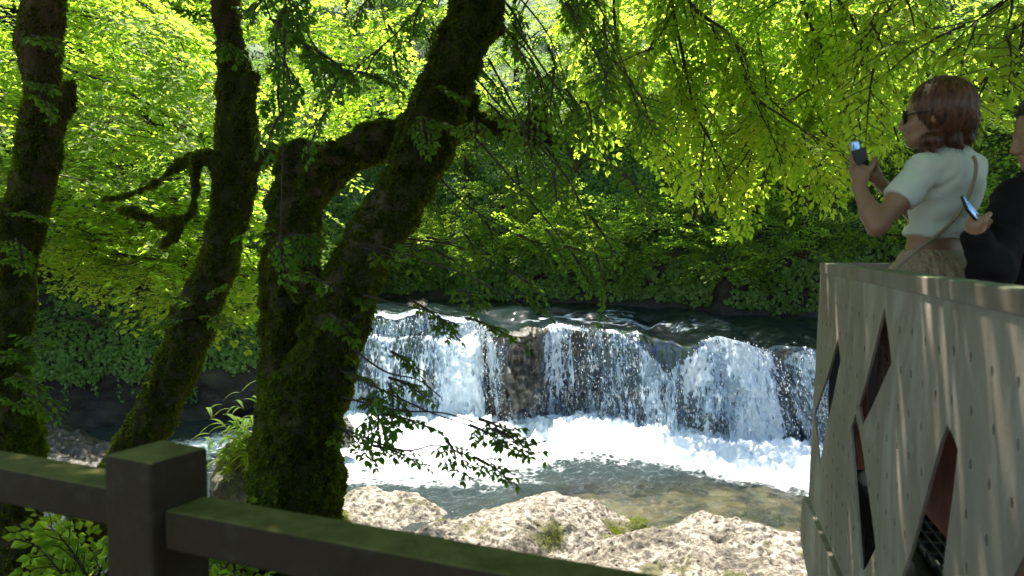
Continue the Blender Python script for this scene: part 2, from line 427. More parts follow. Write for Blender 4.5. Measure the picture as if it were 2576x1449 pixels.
# cliff: upper river bed, lip and face down to below the pool
cu, cv = np.meshgrid(np.arange(NU), np.linspace(0, 1, 150), indexing='ij')
face = smooth(.30, .34, cv)
back = np.clip((.32 - cv) / .32, 0, 1) * 9.0
fall = np.clip((cv - .32) / .68, 0, 1)
cx = lipxy[cu, 0] - fyn[0] * 0; cyy = lipxy[cu, 1]
bx = cx + fyn[0] * (-back) ; by = cyy + fyn[1] * (-back)
bz = lipz[cu] - .10 + back * .02 - fall * 4.6
p = np.stack([bx, by, bz], -1)
nz = fbm(p * np.array([.8, .8, .5]), 5); nz2 = np.abs(fbm(p * np.array([2.2, 2.2, .9]) + 9, 4))
outw = (nz * .45 - nz2 * .35 - .05) * smooth(.32, .42, cv) + .25 * np.sin(np.clip(fall * 1.4, 0, 1) * np.pi) * (Lf[cu, 3] - .4)
p[..., 0] += fyn[0] * outw; p[..., 1] += fyn[1] * outw
p[..., 2] -= np.abs(nz) * .16 * smooth(.0, .1, back)
# the bare brown rock that stands out between the falls
rx = P(1325, 950, 24.6)[0] + .35 * fbm(p * np.array([0, 0, .9]) + 2, 3) - .35 * fall; rr = np.exp(-((p[..., 0] - rx) / (.72 - .25 * fall)) ** 4)
p[..., 1] -= rr * (.80 + .5 * fbm(p * 1.3 + 70, 4)) * smooth(.31, .36, cv) * (1 - .45 * smooth(.5, .9, cv)); p[..., 2] += rr * .20 * smooth(.25, .33, cv) * (1 - smooth(.36, .5, cv))
o = mesh('cliff', p.reshape(-1, 3), grid_faces(NU, 150), M['wet_rock']); tag(o, kind='structure')

# ------------------------------------------------------------------ water
def water_mat(name, col, rough, bump_scale, bump_str, foam_white=(.80, .86, .90), stretch=(1, 1, 1), clear=.0):
    m, nt, b = new_mat(name)
    at = nt.nodes.new("ShaderNodeAttribute"); at.attribute_name = 'foam'
    n1 = tex(nt, scale=2.6, detail=8, rough=.65, stretch=stretch); n2 = tex(nt, scale=17, detail=6, rough=.7)
    v = tex(nt, 'vor', scale=5.0, feature='DISTANCE_TO_EDGE', stretch=stretch)
    s = math_(nt, 'ADD', at.outputs['Fac'], math_(nt, 'MULTIPLY', math_(nt, 'SUBTRACT', n1, .5), 1.5))
    s = math_(nt, 'ADD', s, math_(nt, 'MULTIPLY', math_(nt, 'SUBTRACT', .12, v), .8))
    f = ramp(nt, s, [(.30, (0, 0, 0)), (.52, (.35, .35, .35)), (.74, (1, 1, 1))])
    nt.links.new(mixc(nt, f, col, foam_white), b.inputs['Base Color'])
    nt.links.new(math_(nt, 'ADD', math_(nt, 'MULTIPLY', f, .5), rough), b.inputs['Roughness'])
    b.inputs['IOR'].default_value = 1.33; b.inputs['Specular IOR Level'].default_value = .7
    w = tex(nt, scale=bump_scale, detail=6, rough=.6, dist=.6)
    h = math_(nt, 'ADD', math_(nt, 'MULTIPLY', w, 1.0), math_(nt, 'MULTIPLY', n2, .45))
    bump(nt, b, h, bump_str, .10)
    if clear > 0:
        tr_ = nt.nodes.new("ShaderNodeBsdfTransparent"); tr_.inputs[0].default_value = (.74, .78, .66, 1)
        gs = nt.nodes.new("ShaderNodeBsdfGlossy"); gs.inputs['Roughness'].default_value = .05
        fr = nt.nodes.new("ShaderNodeFresnel"); fr.inputs[0].default_value = 1.33
        nb = [n for n in nt.nodes if n.bl_idname == 'ShaderNodeBump'][0]
        nt.links.new(nb.outputs[0], gs.inputs['Normal']); nt.links.new(nb.outputs[0], fr.inputs['Normal'])
        tbm = nt.nodes.new("ShaderNodeMixShader"); nt.links.new(fr.outputs[0], tbm.inputs[0]); nt.links.new(tr_.outputs[0], tbm.inputs[1]); nt.links.new(gs.outputs[0], tbm.inputs[2]); tb = tbm
        mx = nt.nodes.new("ShaderNodeMixShader")
        at2 = nt.nodes.new("ShaderNodeAttribute"); at2.attribute_name = 'shallow'
        nt.links.new(math_(nt, 'MULTIPLY', math_(nt, 'SUBTRACT', 1.0, f), math_(nt, 'MULTIPLY', at2.outputs['Fac'], clear)), mx.inputs[0])
        nt.links.new(b.outputs[0], mx.inputs[1]); nt.links.new(tb.outputs[0], mx.inputs[2])
        nt.links.new(mx.outputs[0], nt.nodes["Material Output"].inputs[0])
    return m
M['river'] = water_mat('river_water', (.006, .012, .014), .05, 3.0, .55, stretch=(.5, 1.6, 1), foam_white=(.6, .7, .76))
M['pool'] = water_mat('pool_water', (.022, .034, .034), .03, 2.4, 1.0, clear=.8)

# upper river, from the far bank to the lip, running over it a little way
rxs = np.linspace(-9, 40, 560); rv = np.linspace(0, 1, 160)
RX, RV = np.meshgrid(rxs, rv, indexing='ij')
ly, lz = lip_at(RX); ly = ly - .12
fary = np.interp(RX, [-9, -6, 1.8, 10.9, 20, 40], [40, 39, 36, 32, 30, 26])
RY = ly + (fary - ly) * RV ** 1.3; d = RY - ly
pp = np.stack([RX, RY, RX * 0], -1)
step = .22 * smooth(2.2, 2.9, d + fbm(pp * .4, 3) * 1.2) * np.interp(RX, [-2, 0, 6, 8], [.2, 1, 1, .2])
rz = lz + (-2.42 - lz) * smooth(0, 4.5, d) * .75 + step + .02 + fbm(pp * np.array([1.1, 2.2, 1]), 4) * .05 * np.exp(-d * .15) - .10 * np.exp(-(d / .25) ** 2)
foam = .02 + .50 * np.exp(-((d + fbm(pp * .6, 3) - 2.2) / .35) ** 2) * np.interp(RX, [-1, 1, 6, 7.5], [0, 1, 1, 0]) + .75 * np.exp(-d / .5) * np.interp(RX, [-7, -1.6, -1, 0, 2, 4.5, 5, 20], [1, 1, .2, .3, .7, .3, .1, .25])
foam += .22 * np.interp(RX, [-8, -1.5, 0], [1, 1, 0]) * np.exp(-d / 2)
RZ = rz; RIV = (RX, RY, RZ)
o = mesh('river', np.stack([RX, RY, rz], -1).reshape(-1, 3), grid_faces(560, 160), M['river'], attrs={'foam': foam}); tag(o, kind='structure')

# plunge pool
px_ = np.linspace(-34, 26, 1100); py_ = np.concatenate([np.linspace(11, 28.5, 420), np.linspace(28.6, 34, 20)])
X, Y = np.meshgrid(px_, py_, indexing='ij')
fy = np.interp(X, Lf[:, 0], Lf[:, 1]); dd = fy - Y
# how churned the water is
churn = np.exp(-np.clip(dd, 0, 99) / 2.6) * smooth(-9.5, -7.0, X)
churn = np.where(dd < -.3, .3, churn)
left = np.exp(-((X + 9.5) / 1.6) ** 2) * np.exp(-((Y - 23) / 1.6) ** 2) * .8
pp = np.stack([X, Y, X * 0], -1)
big = fbm(pp * .55 + 4, 4); rid = 1 - np.abs(fbm(pp * 1.3 + 8, 5)) * 2.0; fine = fbm(pp * 4.2, 4)
band = np.exp(-((dd - 1.6 - big * .8) / 1.1) ** 2)
Z = WZ + churn * (.10 + .34 * np.clip(rid, 0, 1) ** 1.5 + .22 * big) + band * .16 * np.clip(rid, -.3, 1) * smooth(-8, -6, X) + fine * (.015 + .055 * churn) + fbm(pp * 2.2, 3) * .022
foam = churn * 1.05 + band * .6 * smooth(-8.5, -6, X) + left + .1 * big + .16
foam += .55 * smooth(5.5, 2.5, dd) * smooth(-8.5, -6.5, X) - .45 * smooth(5.6, 8.0, dd + big) - .35 * smooth(-8.0, -11, X) - .35 * smooth(2.5, 3.6, dd + big * .6) * np.exp(-((X - 4.2) / 3.2) ** 2)
foam += .5 * smooth(1.5, -2.0, X) * smooth(-8.5, -6.5, X) * smooth(18.2, 19.4, Y)
foam += .5 * np.exp(-((Y - 16.0 - .1 * X) / .6) ** 2) * 0
shal = smooth(20.4, 18.0, Y - .12 * X) * (.25 + .75 * smooth(-.8, 2.2, X))
Z = np.where(Y > fy + .8, WZ - .1, Z)
o = mesh('pool_water', np.stack([X, Y, Z], -1).reshape(-1, 3), grid_faces(len(px_), len(py_)), M['pool'], attrs={'foam': foam, 'shallow': shal}); tag(o, kind='structure')
# pool bed: brown shoal rising under the shallow water
bxs = np.linspace(-34, 26, 500); bys = np.linspace(10, 34, 240)
X, Y = np.meshgrid(bxs, bys, indexing='ij')
q = np.stack([X, Y, X * 0], -1)
bz = -6.14 - 1.3 * smooth(18.6, 21.5, Y - .12 * X) - .04 + fbm(q * .8, 4) * .16 + np.abs(fbm(q * 2.1 + 3, 3)) * .08 - .7 * smooth(-6.5, -8.5, X)
m, nt, b = new_mat('river_bed'); n1 = tex(nt, scale=2.0, detail=8)
nt.links.new(ramp(nt, n1, [(.36, (.02, .018, .008)), (.48, (.10, .075, .035)), (.62, (.24, .18, .11))]), b.inputs['Base Color']); bump(nt, b, n1, 1, .1); M['bed'] = m
o = mesh('river_bed', np.stack([X, Y, bz], -1).reshape(-1, 3), grid_faces(500, 240), M['bed']); tag(o, kind='structure')

# falling water: two broken curtains and flying drops
m, nt, b = new_mat('falling_water')
uvn = nt.nodes.new("ShaderNodeUVMap"); uv = uvn.outputs[0]
de = nt.nodes.new("ShaderNodeAttribute"); de.attribute_name = 'dens'
n_s = tex(nt, scale=1, detail=6, rough=.7, vec=uv, stretch=(5.0, .8, 1), dist=.35)
n_f = tex(nt, scale=1, detail=4, rough=.6, vec=uv, stretch=(15, 3.2, 1), dist=1.0)
vo = tex(nt, 'vor', scale=1, vec=uv, stretch=(6.5, 3.6, 1), feature='DISTANCE_TO_EDGE')
n_l = tex(nt, scale=1, detail=2, rough=.5, vec=uv, stretch=(1.3, .35, 1), dist=.3)
s = math_(nt, 'ADD', de.outputs['Fac'], math_(nt, 'MULTIPLY', math_(nt, 'SUBTRACT', n_s, .5), 1.9))
s = math_(nt, 'ADD', s, math_(nt, 'MULTIPLY', math_(nt, 'SUBTRACT', n_l, .5), 2.0))
s = math_(nt, 'ADD', s, math_(nt, 'MULTIPLY', math_(nt, 'SUBTRACT', n_f, .5), 1.2))
s = math_(nt, 'ADD', s, math_(nt, 'MULTIPLY', math_(nt, 'SUBTRACT', .13, vo), 1.1))
al = ramp(nt, s, [(.40, (0, 0, 0)), (.54, (.6, .6, .6)), (.66, (1, 1, 1))])
white = ramp(nt, s, [(.42, (.30, .42, .56)), (.62, (.52, .66, .80)), (.9, (.80, .88, .95))])  # blue of skylight and shade tinted into the white water
nt.links.new(white, b.inputs['Base Color']); b.inputs['Roughness'].default_value = .35; b.inputs['Specular IOR Level'].default_value = .6
bump(nt, b, n_f, .9, .06)
tl = nt.nodes.new("ShaderNodeBsdfTranslucent"); tl.inputs[0].default_value = (.85, .92, .97, 1)
mx = nt.nodes.new("ShaderNodeMixShader"); mx.inputs[0].default_value = .45
nt.links.new(b.outputs[0], mx.inputs[1]); nt.links.new(tl.outputs[0], mx.inputs[2])
gl = nt.nodes.new("ShaderNodeBsdfGlossy"); gl.inputs['Roughness'].default_value = .12; gl.inputs['Color'].default_value = (.5, .56, .6, 1)
tb = nt.nodes.new("ShaderNodeBsdfTransparent"); tb.inputs[0].default_value = (.86, .9, .93, 1)
mg = nt.nodes.new("ShaderNodeMixShader"); mg.inputs[0].default_value = .12
nt.links.new(tb.outputs[0], mg.inputs[1]); nt.links.new(gl.outputs[0], mg.inputs[2])
mo = nt.nodes.new("ShaderNodeMixShader"); nt.links.new(al, mo.inputs[0]); nt.links.new(mg.outputs[0], mo.inputs[1]); nt.links.new(mx.outputs[0], mo.inputs[2])
nt.links.new(mo.outputs[0], nt.nodes["Material Output"].inputs[0]); M['falls'] = m
DENP = np.array([(800, .5), (880, .48), (930, .42), (1000, .55), (1060, .42), (1095, .45), (1140, .8), (1180, .9), (1225, .6), (1262, .34), (1292, .02), (1325, .0), (1352, .22), (1385, .60),
                 (1420, .52), (1450, .22), (1480, .45), (1520, .40), (1560, .30), (1590, .42), (1640, .55), (1700, .56), (1760, .50), (1800, .48), (1835, .60), (1860, .85), (1910, .95), (1960, .80), (1985, .40), (2020, .46), (2060, .45), (2300, .5), (3400, .5)])
FX = np.interp(DENP[:, 0], lipd[:, 0], ft[:, 0])
FANS = [(PZ(1150, 1062, WZ)[0], 1.2, .75), (PZ(1400, 1075, WZ)[0], .8, .35), (PZ(1790, 1110, WZ)[0], 1.5, 1.1), (PZ(1905, 1125, WZ)[0], .8, .4)]
def fan(x):
    return sum(A * (x - xc) / w_ * np.exp(-((x - xc) / w_) ** 2) for xc, w_, A in FANS)
def curtain(off, seed, thick):
    cu, cv = np.meshgrid(np.arange(NU), np.linspace(0, 1, 140), indexing='ij')
    t = cv; drop = lipz[cu] + .03 - WZ
    thr = Lf[cu, 3] + .30 * fbm(np.stack([us[cu] * 1.7 + seed, t * 1.2, t * 0 + seed], -1), 3)
    x = lipxy[cu, 0] + fyn[0] * thr * t; y = lipxy[cu, 1] + fyn[1] * thr * t
    lf_ = smooth(-1.0, -1.8, lipxy[cu, 0]); tz = t ** 1.75 * (1 - lf_) + lf_ * (.78 * np.clip((t - .22) / .78, 0, 1) ** 1.7 + .22 * smooth(.0, .16, t)); y = y + fyn[1] * lf_ * .45 * smooth(.04, .24, t)
    z = lipz[cu] + .03 - drop * tz
    x = x + fan(lipxy[cu, 0]) * t ** 1.3
    ow = .42 * fbm(np.stack([us[cu] * .55, t * .5, t * 0 + 3], -1), 3) * smooth(0, .35, t); x = x + fyn[0] * ow; y = y + fyn[1] * ow
    q = np.stack([x, y, z], -1)
    rough_ = fbm(q * np.array([3.2, 3.2, 1.3]) + seed, 4) * (.03 + .16 * t) + off
    x += fyn[0] * rough_; y += fyn[1] * rough_
    dn = np.interp(x, FX, DENP[:, 1]) + .10 * fbm(np.stack([us[cu] * .8, z * .3, z * 0 + seed], -1), 3) - .02
    dn = dn + np.where(dn > .6, .1, -.10) * smooth(.1, .6, t) + .30 * smooth(.88, 1.0, t) - .35 * (1 - smooth(.0, .10, t)) * (dn < .6) + thick
    t0 = np.interp(x, np.interp([1400, 1540, 1600, 1660, 1690, 1720, 1770, 1800, 1850, 1900, 1960, 1985, 2010, 2060], lipd[:, 0], ft[:, 0]), [0, .04, .22, .42, .50, .38, .18, .06, .0, .05, .10, .42, .22, .08])
    dn = dn - 1.7 * smooth(t0 + .05, t0 - .10, t + .06 * fbm(np.stack([us[cu] * 3, t * 4, t * 0], -1), 3)) * (t0 > .03)
    uvv = np.stack([us[cu], (lipz[cu] - z) + seed], -1)
    return x, y, z, dn, uvv
for k, (off, seed, th) in enumerate(((0, 0, .0), (-.16, 5.5, -.04))):
    x, y, z, dn, uvv = curtain(off, seed, th)
    o = mesh('waterfall', np.stack([x, y, z], -1).reshape(-1, 3), grid_faces(NU, 140), M['falls'], uv=uvv.reshape(-1, 2), attrs={'dens': dn}); tag(o, kind='structure')
m, nt, b = new_mat('water_drops'); b.inputs['Base Color'].default_value = (.86, .9, .93, 1); b.inputs['Roughness'].default_value = .15; M['drops'] = m
rg = np.random.RandomState(3)
nd = 10000; ux = rg.uniform(0, NU - 1, nd); iu = ux.astype(int); tt = rg.uniform(0.03, 1, nd) ** .8
dens = np.interp(lipxy[iu, 0], FX, DENP[:, 1]); t0d = np.interp(lipxy[iu, 0], np.interp([1400, 1540, 1600, 1660, 1690, 1720, 1770, 1800, 1850, 1900, 1960, 1985, 2010, 2060], lipd[:, 0], ft[:, 0]), [0, .04, .22, .42, .50, .38, .18, .06, .0, .05, .10, .42, .22, .08]); keep = (rg.rand(nd) < (.1 + dens * 1.1)) & (tt > t0d); iu, tt = iu[keep], tt[keep]; nd = len(iu)
vis = (lipxy[iu, 0] < 13); iu, tt = iu[vis], tt[vis]; nd = len(iu)
thr = Lf[iu, 3] * rg.normal(1.05, .18, nd); drop = lipz[iu] + .05 - WZ
c = np.stack([lipxy[iu, 0] + fan(lipxy[iu, 0]) * tt ** 1.3 + fyn[0] * thr * tt + rg.normal(0, .03, nd), lipxy[iu, 1] + fyn[1] * thr * tt - rg.uniform(0, .12, nd), lipz[iu] + .05 - drop * tt ** 1.75 + rg.normal(0, .04, nd)], -1)
sz = rg.uniform(.005, .013, nd) * (1 + .4 * rg.rand(nd)); el = rg.uniform(1, 5.0, nd) * (1 - .5 * tt)
dr = nrmz(np.stack([fyn[0] * thr, fyn[1] * thr, -drop * 1.75 * tt ** .75], -1)); sd = nrmz(np.cross(dr, [0.3, 1, .1])); up = np.cross(dr, sd)
oc = np.array([[1, 0, 0], [-1, 0, 0], [0, 1, 0], [0, -1, 0], [0, 0, 1], [0, 0, -1]], float)
V = c[:, None] + sz[:, None, None] * (oc[None, :, 0:1] * sd[:, None] + oc[None, :, 1:2] * up[:, None] + oc[None, :, 2:3] * dr[:, None] * el[:, None, None])
of = np.array([[0, 2, 4], [2, 1, 4], [1, 3, 4], [3, 0, 4], [2, 0, 5], [1, 2, 5], [3, 1, 5], [0, 3, 5]])
o = mesh('spray_drops', V.reshape(-1, 3), (np.arange(nd)[:, None, None] * 6 + of[None]).reshape(-1, 3), M['drops'])
tag(o, 'white drops and threads flying off the falling water', 'spray', kind='stuff')

# ------------------------------------------------------------------ rocks
def rock_slab(poly, z_top, seed, label, name='limestone_rock', h=.035, mossy=.25, mat='limestone', edge=.8, amp=.11, depth=1.0, tilt=(0, 0)):
    """slab with an irregular plan outline (world xy), domed top, pitted sides"""
    poly = np.array(poly, float); pc = catmull(np.concatenate([poly, poly[:1]]), 10)
    lo = pc.min(0) - .3; hi = pc.max(0) + .3
    xs = np.arange(lo[0], hi[0], h); ys = np.arange(lo[1], hi[1], h)
    X, Y = np.meshgrid(xs, ys, indexing='ij'); pt = np.stack([X, Y], -1)
    # signed distance to the outline
    a = pc[:-1]; b_ = pc[1:]; D = np.full(X.shape, 1e9); ins = np.zeros(X.shape, bool)
    for p0, p1 in zip(a, b_):
        e = p1 - p0; w = pt - p0; t = np.clip((w @ e) / max(e @ e, 1e-9), 0, 1)
        D = np.minimum(D, np.linalg.norm(w - t[..., None] * e, axis=-1))
        c1 = (p0[1] > Y) != (p1[1] > Y)
        with np.errstate(divide='ignore', invalid='ignore'):
            xi = (p1[0] - p0[0]) * (Y - p0[1]) / (p1[1] - p0[1]) + p0[0]
        ins ^= c1 & (X < xi)
    D = np.where(ins, D, -D)
    q = np.stack([X, Y, X * 0 + seed], -1)
    D = D + .12 + fbm(q * 1.1, 4) * .22 + fbm(q * 4.5, 3) * .06
    prof_ = .55 * smooth(-.18, .12, D) + .45 * smooth(0, edge * 1.3, D)
    Z = z_top - depth + depth * prof_ + (fbm(q * .7, 4) * amp * .9 + fbm(q * 3.1 + 5, 5) * amp * .20 + (.5 - np.abs(fbm(q * 6.3, 4))) * amp * .10 - amp * .45 * smooth(.25, .6, fbm(q * 2.2 + 40, 4))) * prof_
    tr = fbm(q * .55 + 21, 4) * 3.2; fr = tr - np.floor(tr); Z += (np.floor(tr) + smooth(.72, 1.0, fr)) * .075 * prof_
    Z -= (.035 * smooth(.30, .5, fbm(q * 6.5 + 60, 3)) + .16 * smooth(.05, .0, np.abs(fbm(q * .8 + 33, 3))) * smooth(-.2, .3, fbm(q * .5 + 80, 2))) * prof_
    Z += tilt[0] * (X - X.mean()) + tilt[1] * (Y - Y.mean())
    Z = np.maximum(Z, z_top - depth)
    moss = mossy - .08 + .85 * (1 - smooth(.0, .9, D)) * smooth(-.25, .35, fbm(q * .8 + 3, 3)) + .55 * fbm(q * 1.1 + 11, 4)
    o = mesh(name, np.stack([X, Y, Z], -1).reshape(-1, 3), grid_faces(*X.shape), M[mat], attrs={'moss': moss})
    tag(o, label, 'rock'); return o, (X, Y, Z, moss)
def pxy(lst, z): return [tuple(PZ(a, b_, z)[:2]) for a, b_ in lst]
ROCKS = []
ROCKS.append(rock_slab(pxy([(820, 1212), (940, 1204), (1060, 1222), (1130, 1236), (1150, 1262), (1060, 1290), (960, 1318), (860, 1320), (790, 1280)], -5.68), -5.60, 1.0, 'low pale limestone slab at the pool edge beside the mossy leaning trunk'))
ROCKS.append(rock_slab(pxy([(1000, 1316), (1100, 1285), (1200, 1262), (1330, 1240), (1450, 1244), (1560, 1256), (1610, 1284), (1540, 1318), (1440, 1348), (1385, 1385), (1300, 1405), (1150, 1395), (960, 1375)], -5.62), -5.47, 2.0, 'long sunlit limestone slab with a dark gap and moss along its front', h=.03))
ROCKS.append(rock_slab(pxy([(1400, 1400), (1440, 1352), (1520, 1318), (1640, 1300), (1760, 1280), (1860, 1300), (1980, 1322), (2120, 1330), (2240, 1400), (2240, 1560), (1900, 1640), (1500, 1600), (1380, 1500)], -5.46), -5.32, 3.0, 'largest pitted limestone rock with moss tufts, beside the concrete platform', h=.03, amp=.13, tilt=(0, .01)))
ROCKS.append(rock_slab(pxy([(1820, 1265), (1900, 1255), (2000, 1262), (2100, 1275), (2100, 1300), (1990, 1305), (1880, 1292)], -5.95), -5.93, 4.0, 'low brown mossy rock barely clear of the shallow water', mossy=.5, depth=.5, amp=.08, h=.04))
ROCKS.append(rock_slab(pxy([(1500, 1190), (1650, 1172), (1800, 1180), (1880, 1205), (1760, 1225), (1560, 1222)], -6.0), -6.0, 5.0, 'flat brown shoal rock just under the glittering shallows', mossy=.45, depth=.5, amp=.06, h=.05, mat='limestone'))
ROCKS.append(rock_slab(pxy([(40, 1080), (120, 1062), (210, 1068), (290, 1090), (330, 1130), (300, 1195), (180, 1220), (60, 1215), (-60, 1180), (-40, 1110)], -5.5), -5.3, 6.0, 'dark wet ribbed rock in the shade between the two left trunks', mossy=.0, mat='wet_rock', depth=1.0, amp=.3, h=.05, edge=1.1))
ROCKS.append(rock_slab(pxy([(560, 1235), (600, 1205), (650, 1190), (800, 1190), (850, 1240), (800, 1330), (620, 1330), (545, 1290)], -5.2), -4.95, 7.0, 'rough brown rock with yellow moss at the foot of the twin trunk', mossy=.45, depth=1.4, amp=.3, h=.04))
# ground fill rocks towards the bottom edge
ROCKS.append(rock_slab(pxy([(900, 1405), (1100, 1385), (1330, 1415), (1420, 1500), (1380, 1640), (1000, 1640), (860, 1500)], -5.35), -5.30, 9.0, 'pale limestone rock mostly hidden behind the dark fence rail', h=.05))
# round boulder by the trunk, mossy fern boulder
def boulder(c, rad, seed, label, mat, h, amp=.12, name='boulder'):
    c = np.array(c); r = max(rad) * 1.25; S = SDF(c - r, c + r, h); S.ell(c, rad, k=0)
    V, F = S.mesh(); V = relax(V, F, 2); Nn = vnormals(V, F)
    V = V + Nn * (fbm(V * 1.2 / max(rad) + seed, 5)[:, None] * amp * max(rad) * 2)
    o = mesh(name, V, F, M[mat], attrs={'moss': np.full(len(V), .55)}); tag(o, label, 'rock'); return V, F
boulder(P(852, 1088, 21.5), (.42, .4, .5), 1.3, 'grey round boulder in the foam right of the twin trunk', 'wet_rock', .04)
bV, bF = boulder(P(622, 1190, 8.4) + np.array([0, 0, -.25]), (.36, .34, .75), 4.4, 'upright boulder hung with ferns left of the twin trunk', 'limestone', .04)
# ------------------------------------------------------------------ foliage
LEAF = {0: (np.array([[0, 0, 0], [.36, .42, .10], [0, 1, 0], [-.36, .42, .10]]), [np.array([[0, 1, 2], [0, 2, 3]])]),
        1: (np.array([[0, 0, 0], [.22, .24, .07], [.26, .52, .08], [0, 1, -.08], [-.26, .52, .08], [-.22, .24, .07], [0, .3, 0], [0, .62, 0]]),
            [np.array([[1, 2, 7, 6], [4, 5, 6, 7]]), np.array([[0, 1, 6], [2, 3, 7], [3, 4, 7], [5, 0, 6]])]),
        2: (np.array([[0, 0, 0], [.42, -.05, .04], [.5, .35, .06], [.2, .62, 0], [0, 1, -.05], [-.2, .62, 0], [-.5, .35, .06], [-.42, -.05, .04]]),
            [np.array([[0, 1, 2, 3], [0, 3, 4, 5], [0, 5, 6, 7]])])}
def leaves(pos, dr, nm, size, det=0):
    pos = np.asarray(pos, np.float32); T, Fs = LEAF[det]
    dr = nrmz(dr); sd = nrmz(np.cross(dr, nm)); nm = np.cross(sd, dr)
    V = pos[:, None] + size[:, None, None] * (T[None, :, 0:1] * sd[:, None] + T[None, :, 1:2] * dr[:, None] + T[None, :, 2:3] * nm[:, None])
    k = len(T); base = (np.arange(len(pos)) * k)[:, None, None]
    return V.reshape(-1, 3), [(base + f[None]).reshape(-1, f.shape[1]) for f in Fs]
def make_spray(seed, L=1.0, ntw=12, leaf=.07, twl=.42, droop=.25, hang=.25, gap=.62):
    rg = np.random.RandomState(seed); lp, ld, ln, ls, s0, s1, sr = [], [], [], [], [], [], []
    xs = np.linspace(0, L, 9); wig = rg.normal(0, .03, 2)
    ax = lambda x: np.array([x, wig[0] * math.sin(x * 5 / L) * L, -droop * x * x / L])
    for i in range(8):
        s0.append(ax(xs[i])); s1.append(ax(xs[i + 1])); sr.append((.010 * (1 - i / 9), .010 * (1 - (i + 1) / 9)))
    def twig(p, d, l):
        n = max(int(l / (leaf * gap)), 2)
        pts = [p]
        for j in range(n):
            d = nrmz(d + np.array([0, 0, -.04]) + rg.normal(0, .05, 3)); q = pts[-1] + d * (l / n)
            s0.append(pts[-1]); s1.append(q); sr.append((.0035, .0025)); pts.append(q)
            side = 1 if j % 2 else -1
            hz = nrmz(np.cross(d, [0, 0, 1.])); dd = nrmz(d * .6 + hz * side * .8 + np.array([0, 0, -hang]) + rg.normal(0, .18, 3))
            lp.append(q); ld.append(dd); ln.append(nrmz(np.array([0, 0, 1.]) + rg.normal(0, .28, 3))); ls.append(leaf * rg.uniform(.65, 1.15))
        lp.append(pts[-1]); ld.append(nrmz(d + [0, 0, -hang])); ln.append(nrmz(np.array([0, 0, 1.]) + rg.normal(0, .25, 3))); ls.append(leaf)
    for i in range(ntw):
        x = L * (.12 + .85 * i / ntw); side = 1 if i % 2 else -1; a = math.radians(rg.uniform(38, 62)) * side
        twig(ax(x), np.array([math.cos(a), math.sin(a), rg.uniform(-.15, .12)]), twl * L * (1.05 - .7 * x / L) * rg.uniform(.7, 1.1))
    twig(ax(L * .97), np.array([1, 0, -droop]), L * .15)
    return dict(p=np.array(lp), d=np.array(ld), n=np.array(ln), s=np.array(ls), a=np.array(s0), b=np.array(s1), r=np.array(sr))
def place(tmps, O, D, S, roll=None, up=(0, 0, 1), rg=None, det=0, twigs=True, lsc=1.0):
    """copies of sprays at O pointing along D, scale S -> (leaf V,F), (twig V,F)"""
    rg = rg or np.random.RandomState(0); O = np.asarray(O, float); D = nrmz(np.asarray(D, float)); n = len(O)
    S = np.broadcast_to(S, (n,)); upv = nrmz(np.array([up], float) + rg.normal(0, .18, (n, 3)))
    Yv = nrmz(np.cross(upv, D)); Zv = np.cross(D, Yv); R = np.stack([D, Yv, Zv], 1)     # rows
    LP, LD, LN, LS, A, B, RR = [], [], [], [], [], [], []
    which = rg.randint(0, len(tmps), n)
    for k, t in enumerate(tmps):
        m = which == k
        if not m.any(): continue
        Rk, Ok, Sk = R[m], O[m], S[m]
        f = lambda v: np.einsum('ij,njk->nik', v, Rk)
        LP.append((Ok[:, None] + Sk[:, None, None] * f(t['p'])).reshape(-1, 3)); LD.append(f(t['d']).reshape(-1, 3)); LN.append(f(t['n']).reshape(-1, 3))
        LS.append((t['s'][None] * Sk[:, None] ** .35 * lsc * rg.uniform(.9, 1.1, (m.sum(), len(t['s'])))).ravel())
        if twigs:
            A.append((Ok[:, None] + Sk[:, None, None] * f(t['a'])).reshape(-1, 3)); B.append((Ok[:, None] + Sk[:, None, None] * f(t['b'])).reshape(-1, 3))
            RR.append(np.tile(t['r'], (m.sum(), 1)))
    lv = leaves(np.concatenate(LP), np.concatenate(LD), np.concatenate(LN), np.concatenate(LS), det)
    tw = None
    if twigs:
        RR = np.concatenate(RR); tw = segs(np.concatenate(A), np.concatenate(B), RR[:, 0], RR[:, 1])
    return lv, tw
SP_FAR = [make_spray(i, 1.6, 11, .135, .45, .3, .2, .75) for i in range(5)]
SP_MID = [make_spray(10 + i, 1.1, 11, .085, .45, .25, .2, .7) for i in range(5)]
SP_NEAR = [make_spray(20 + i, .75, 10, .07, .5, .25, .4, .62) for i in range(6)]

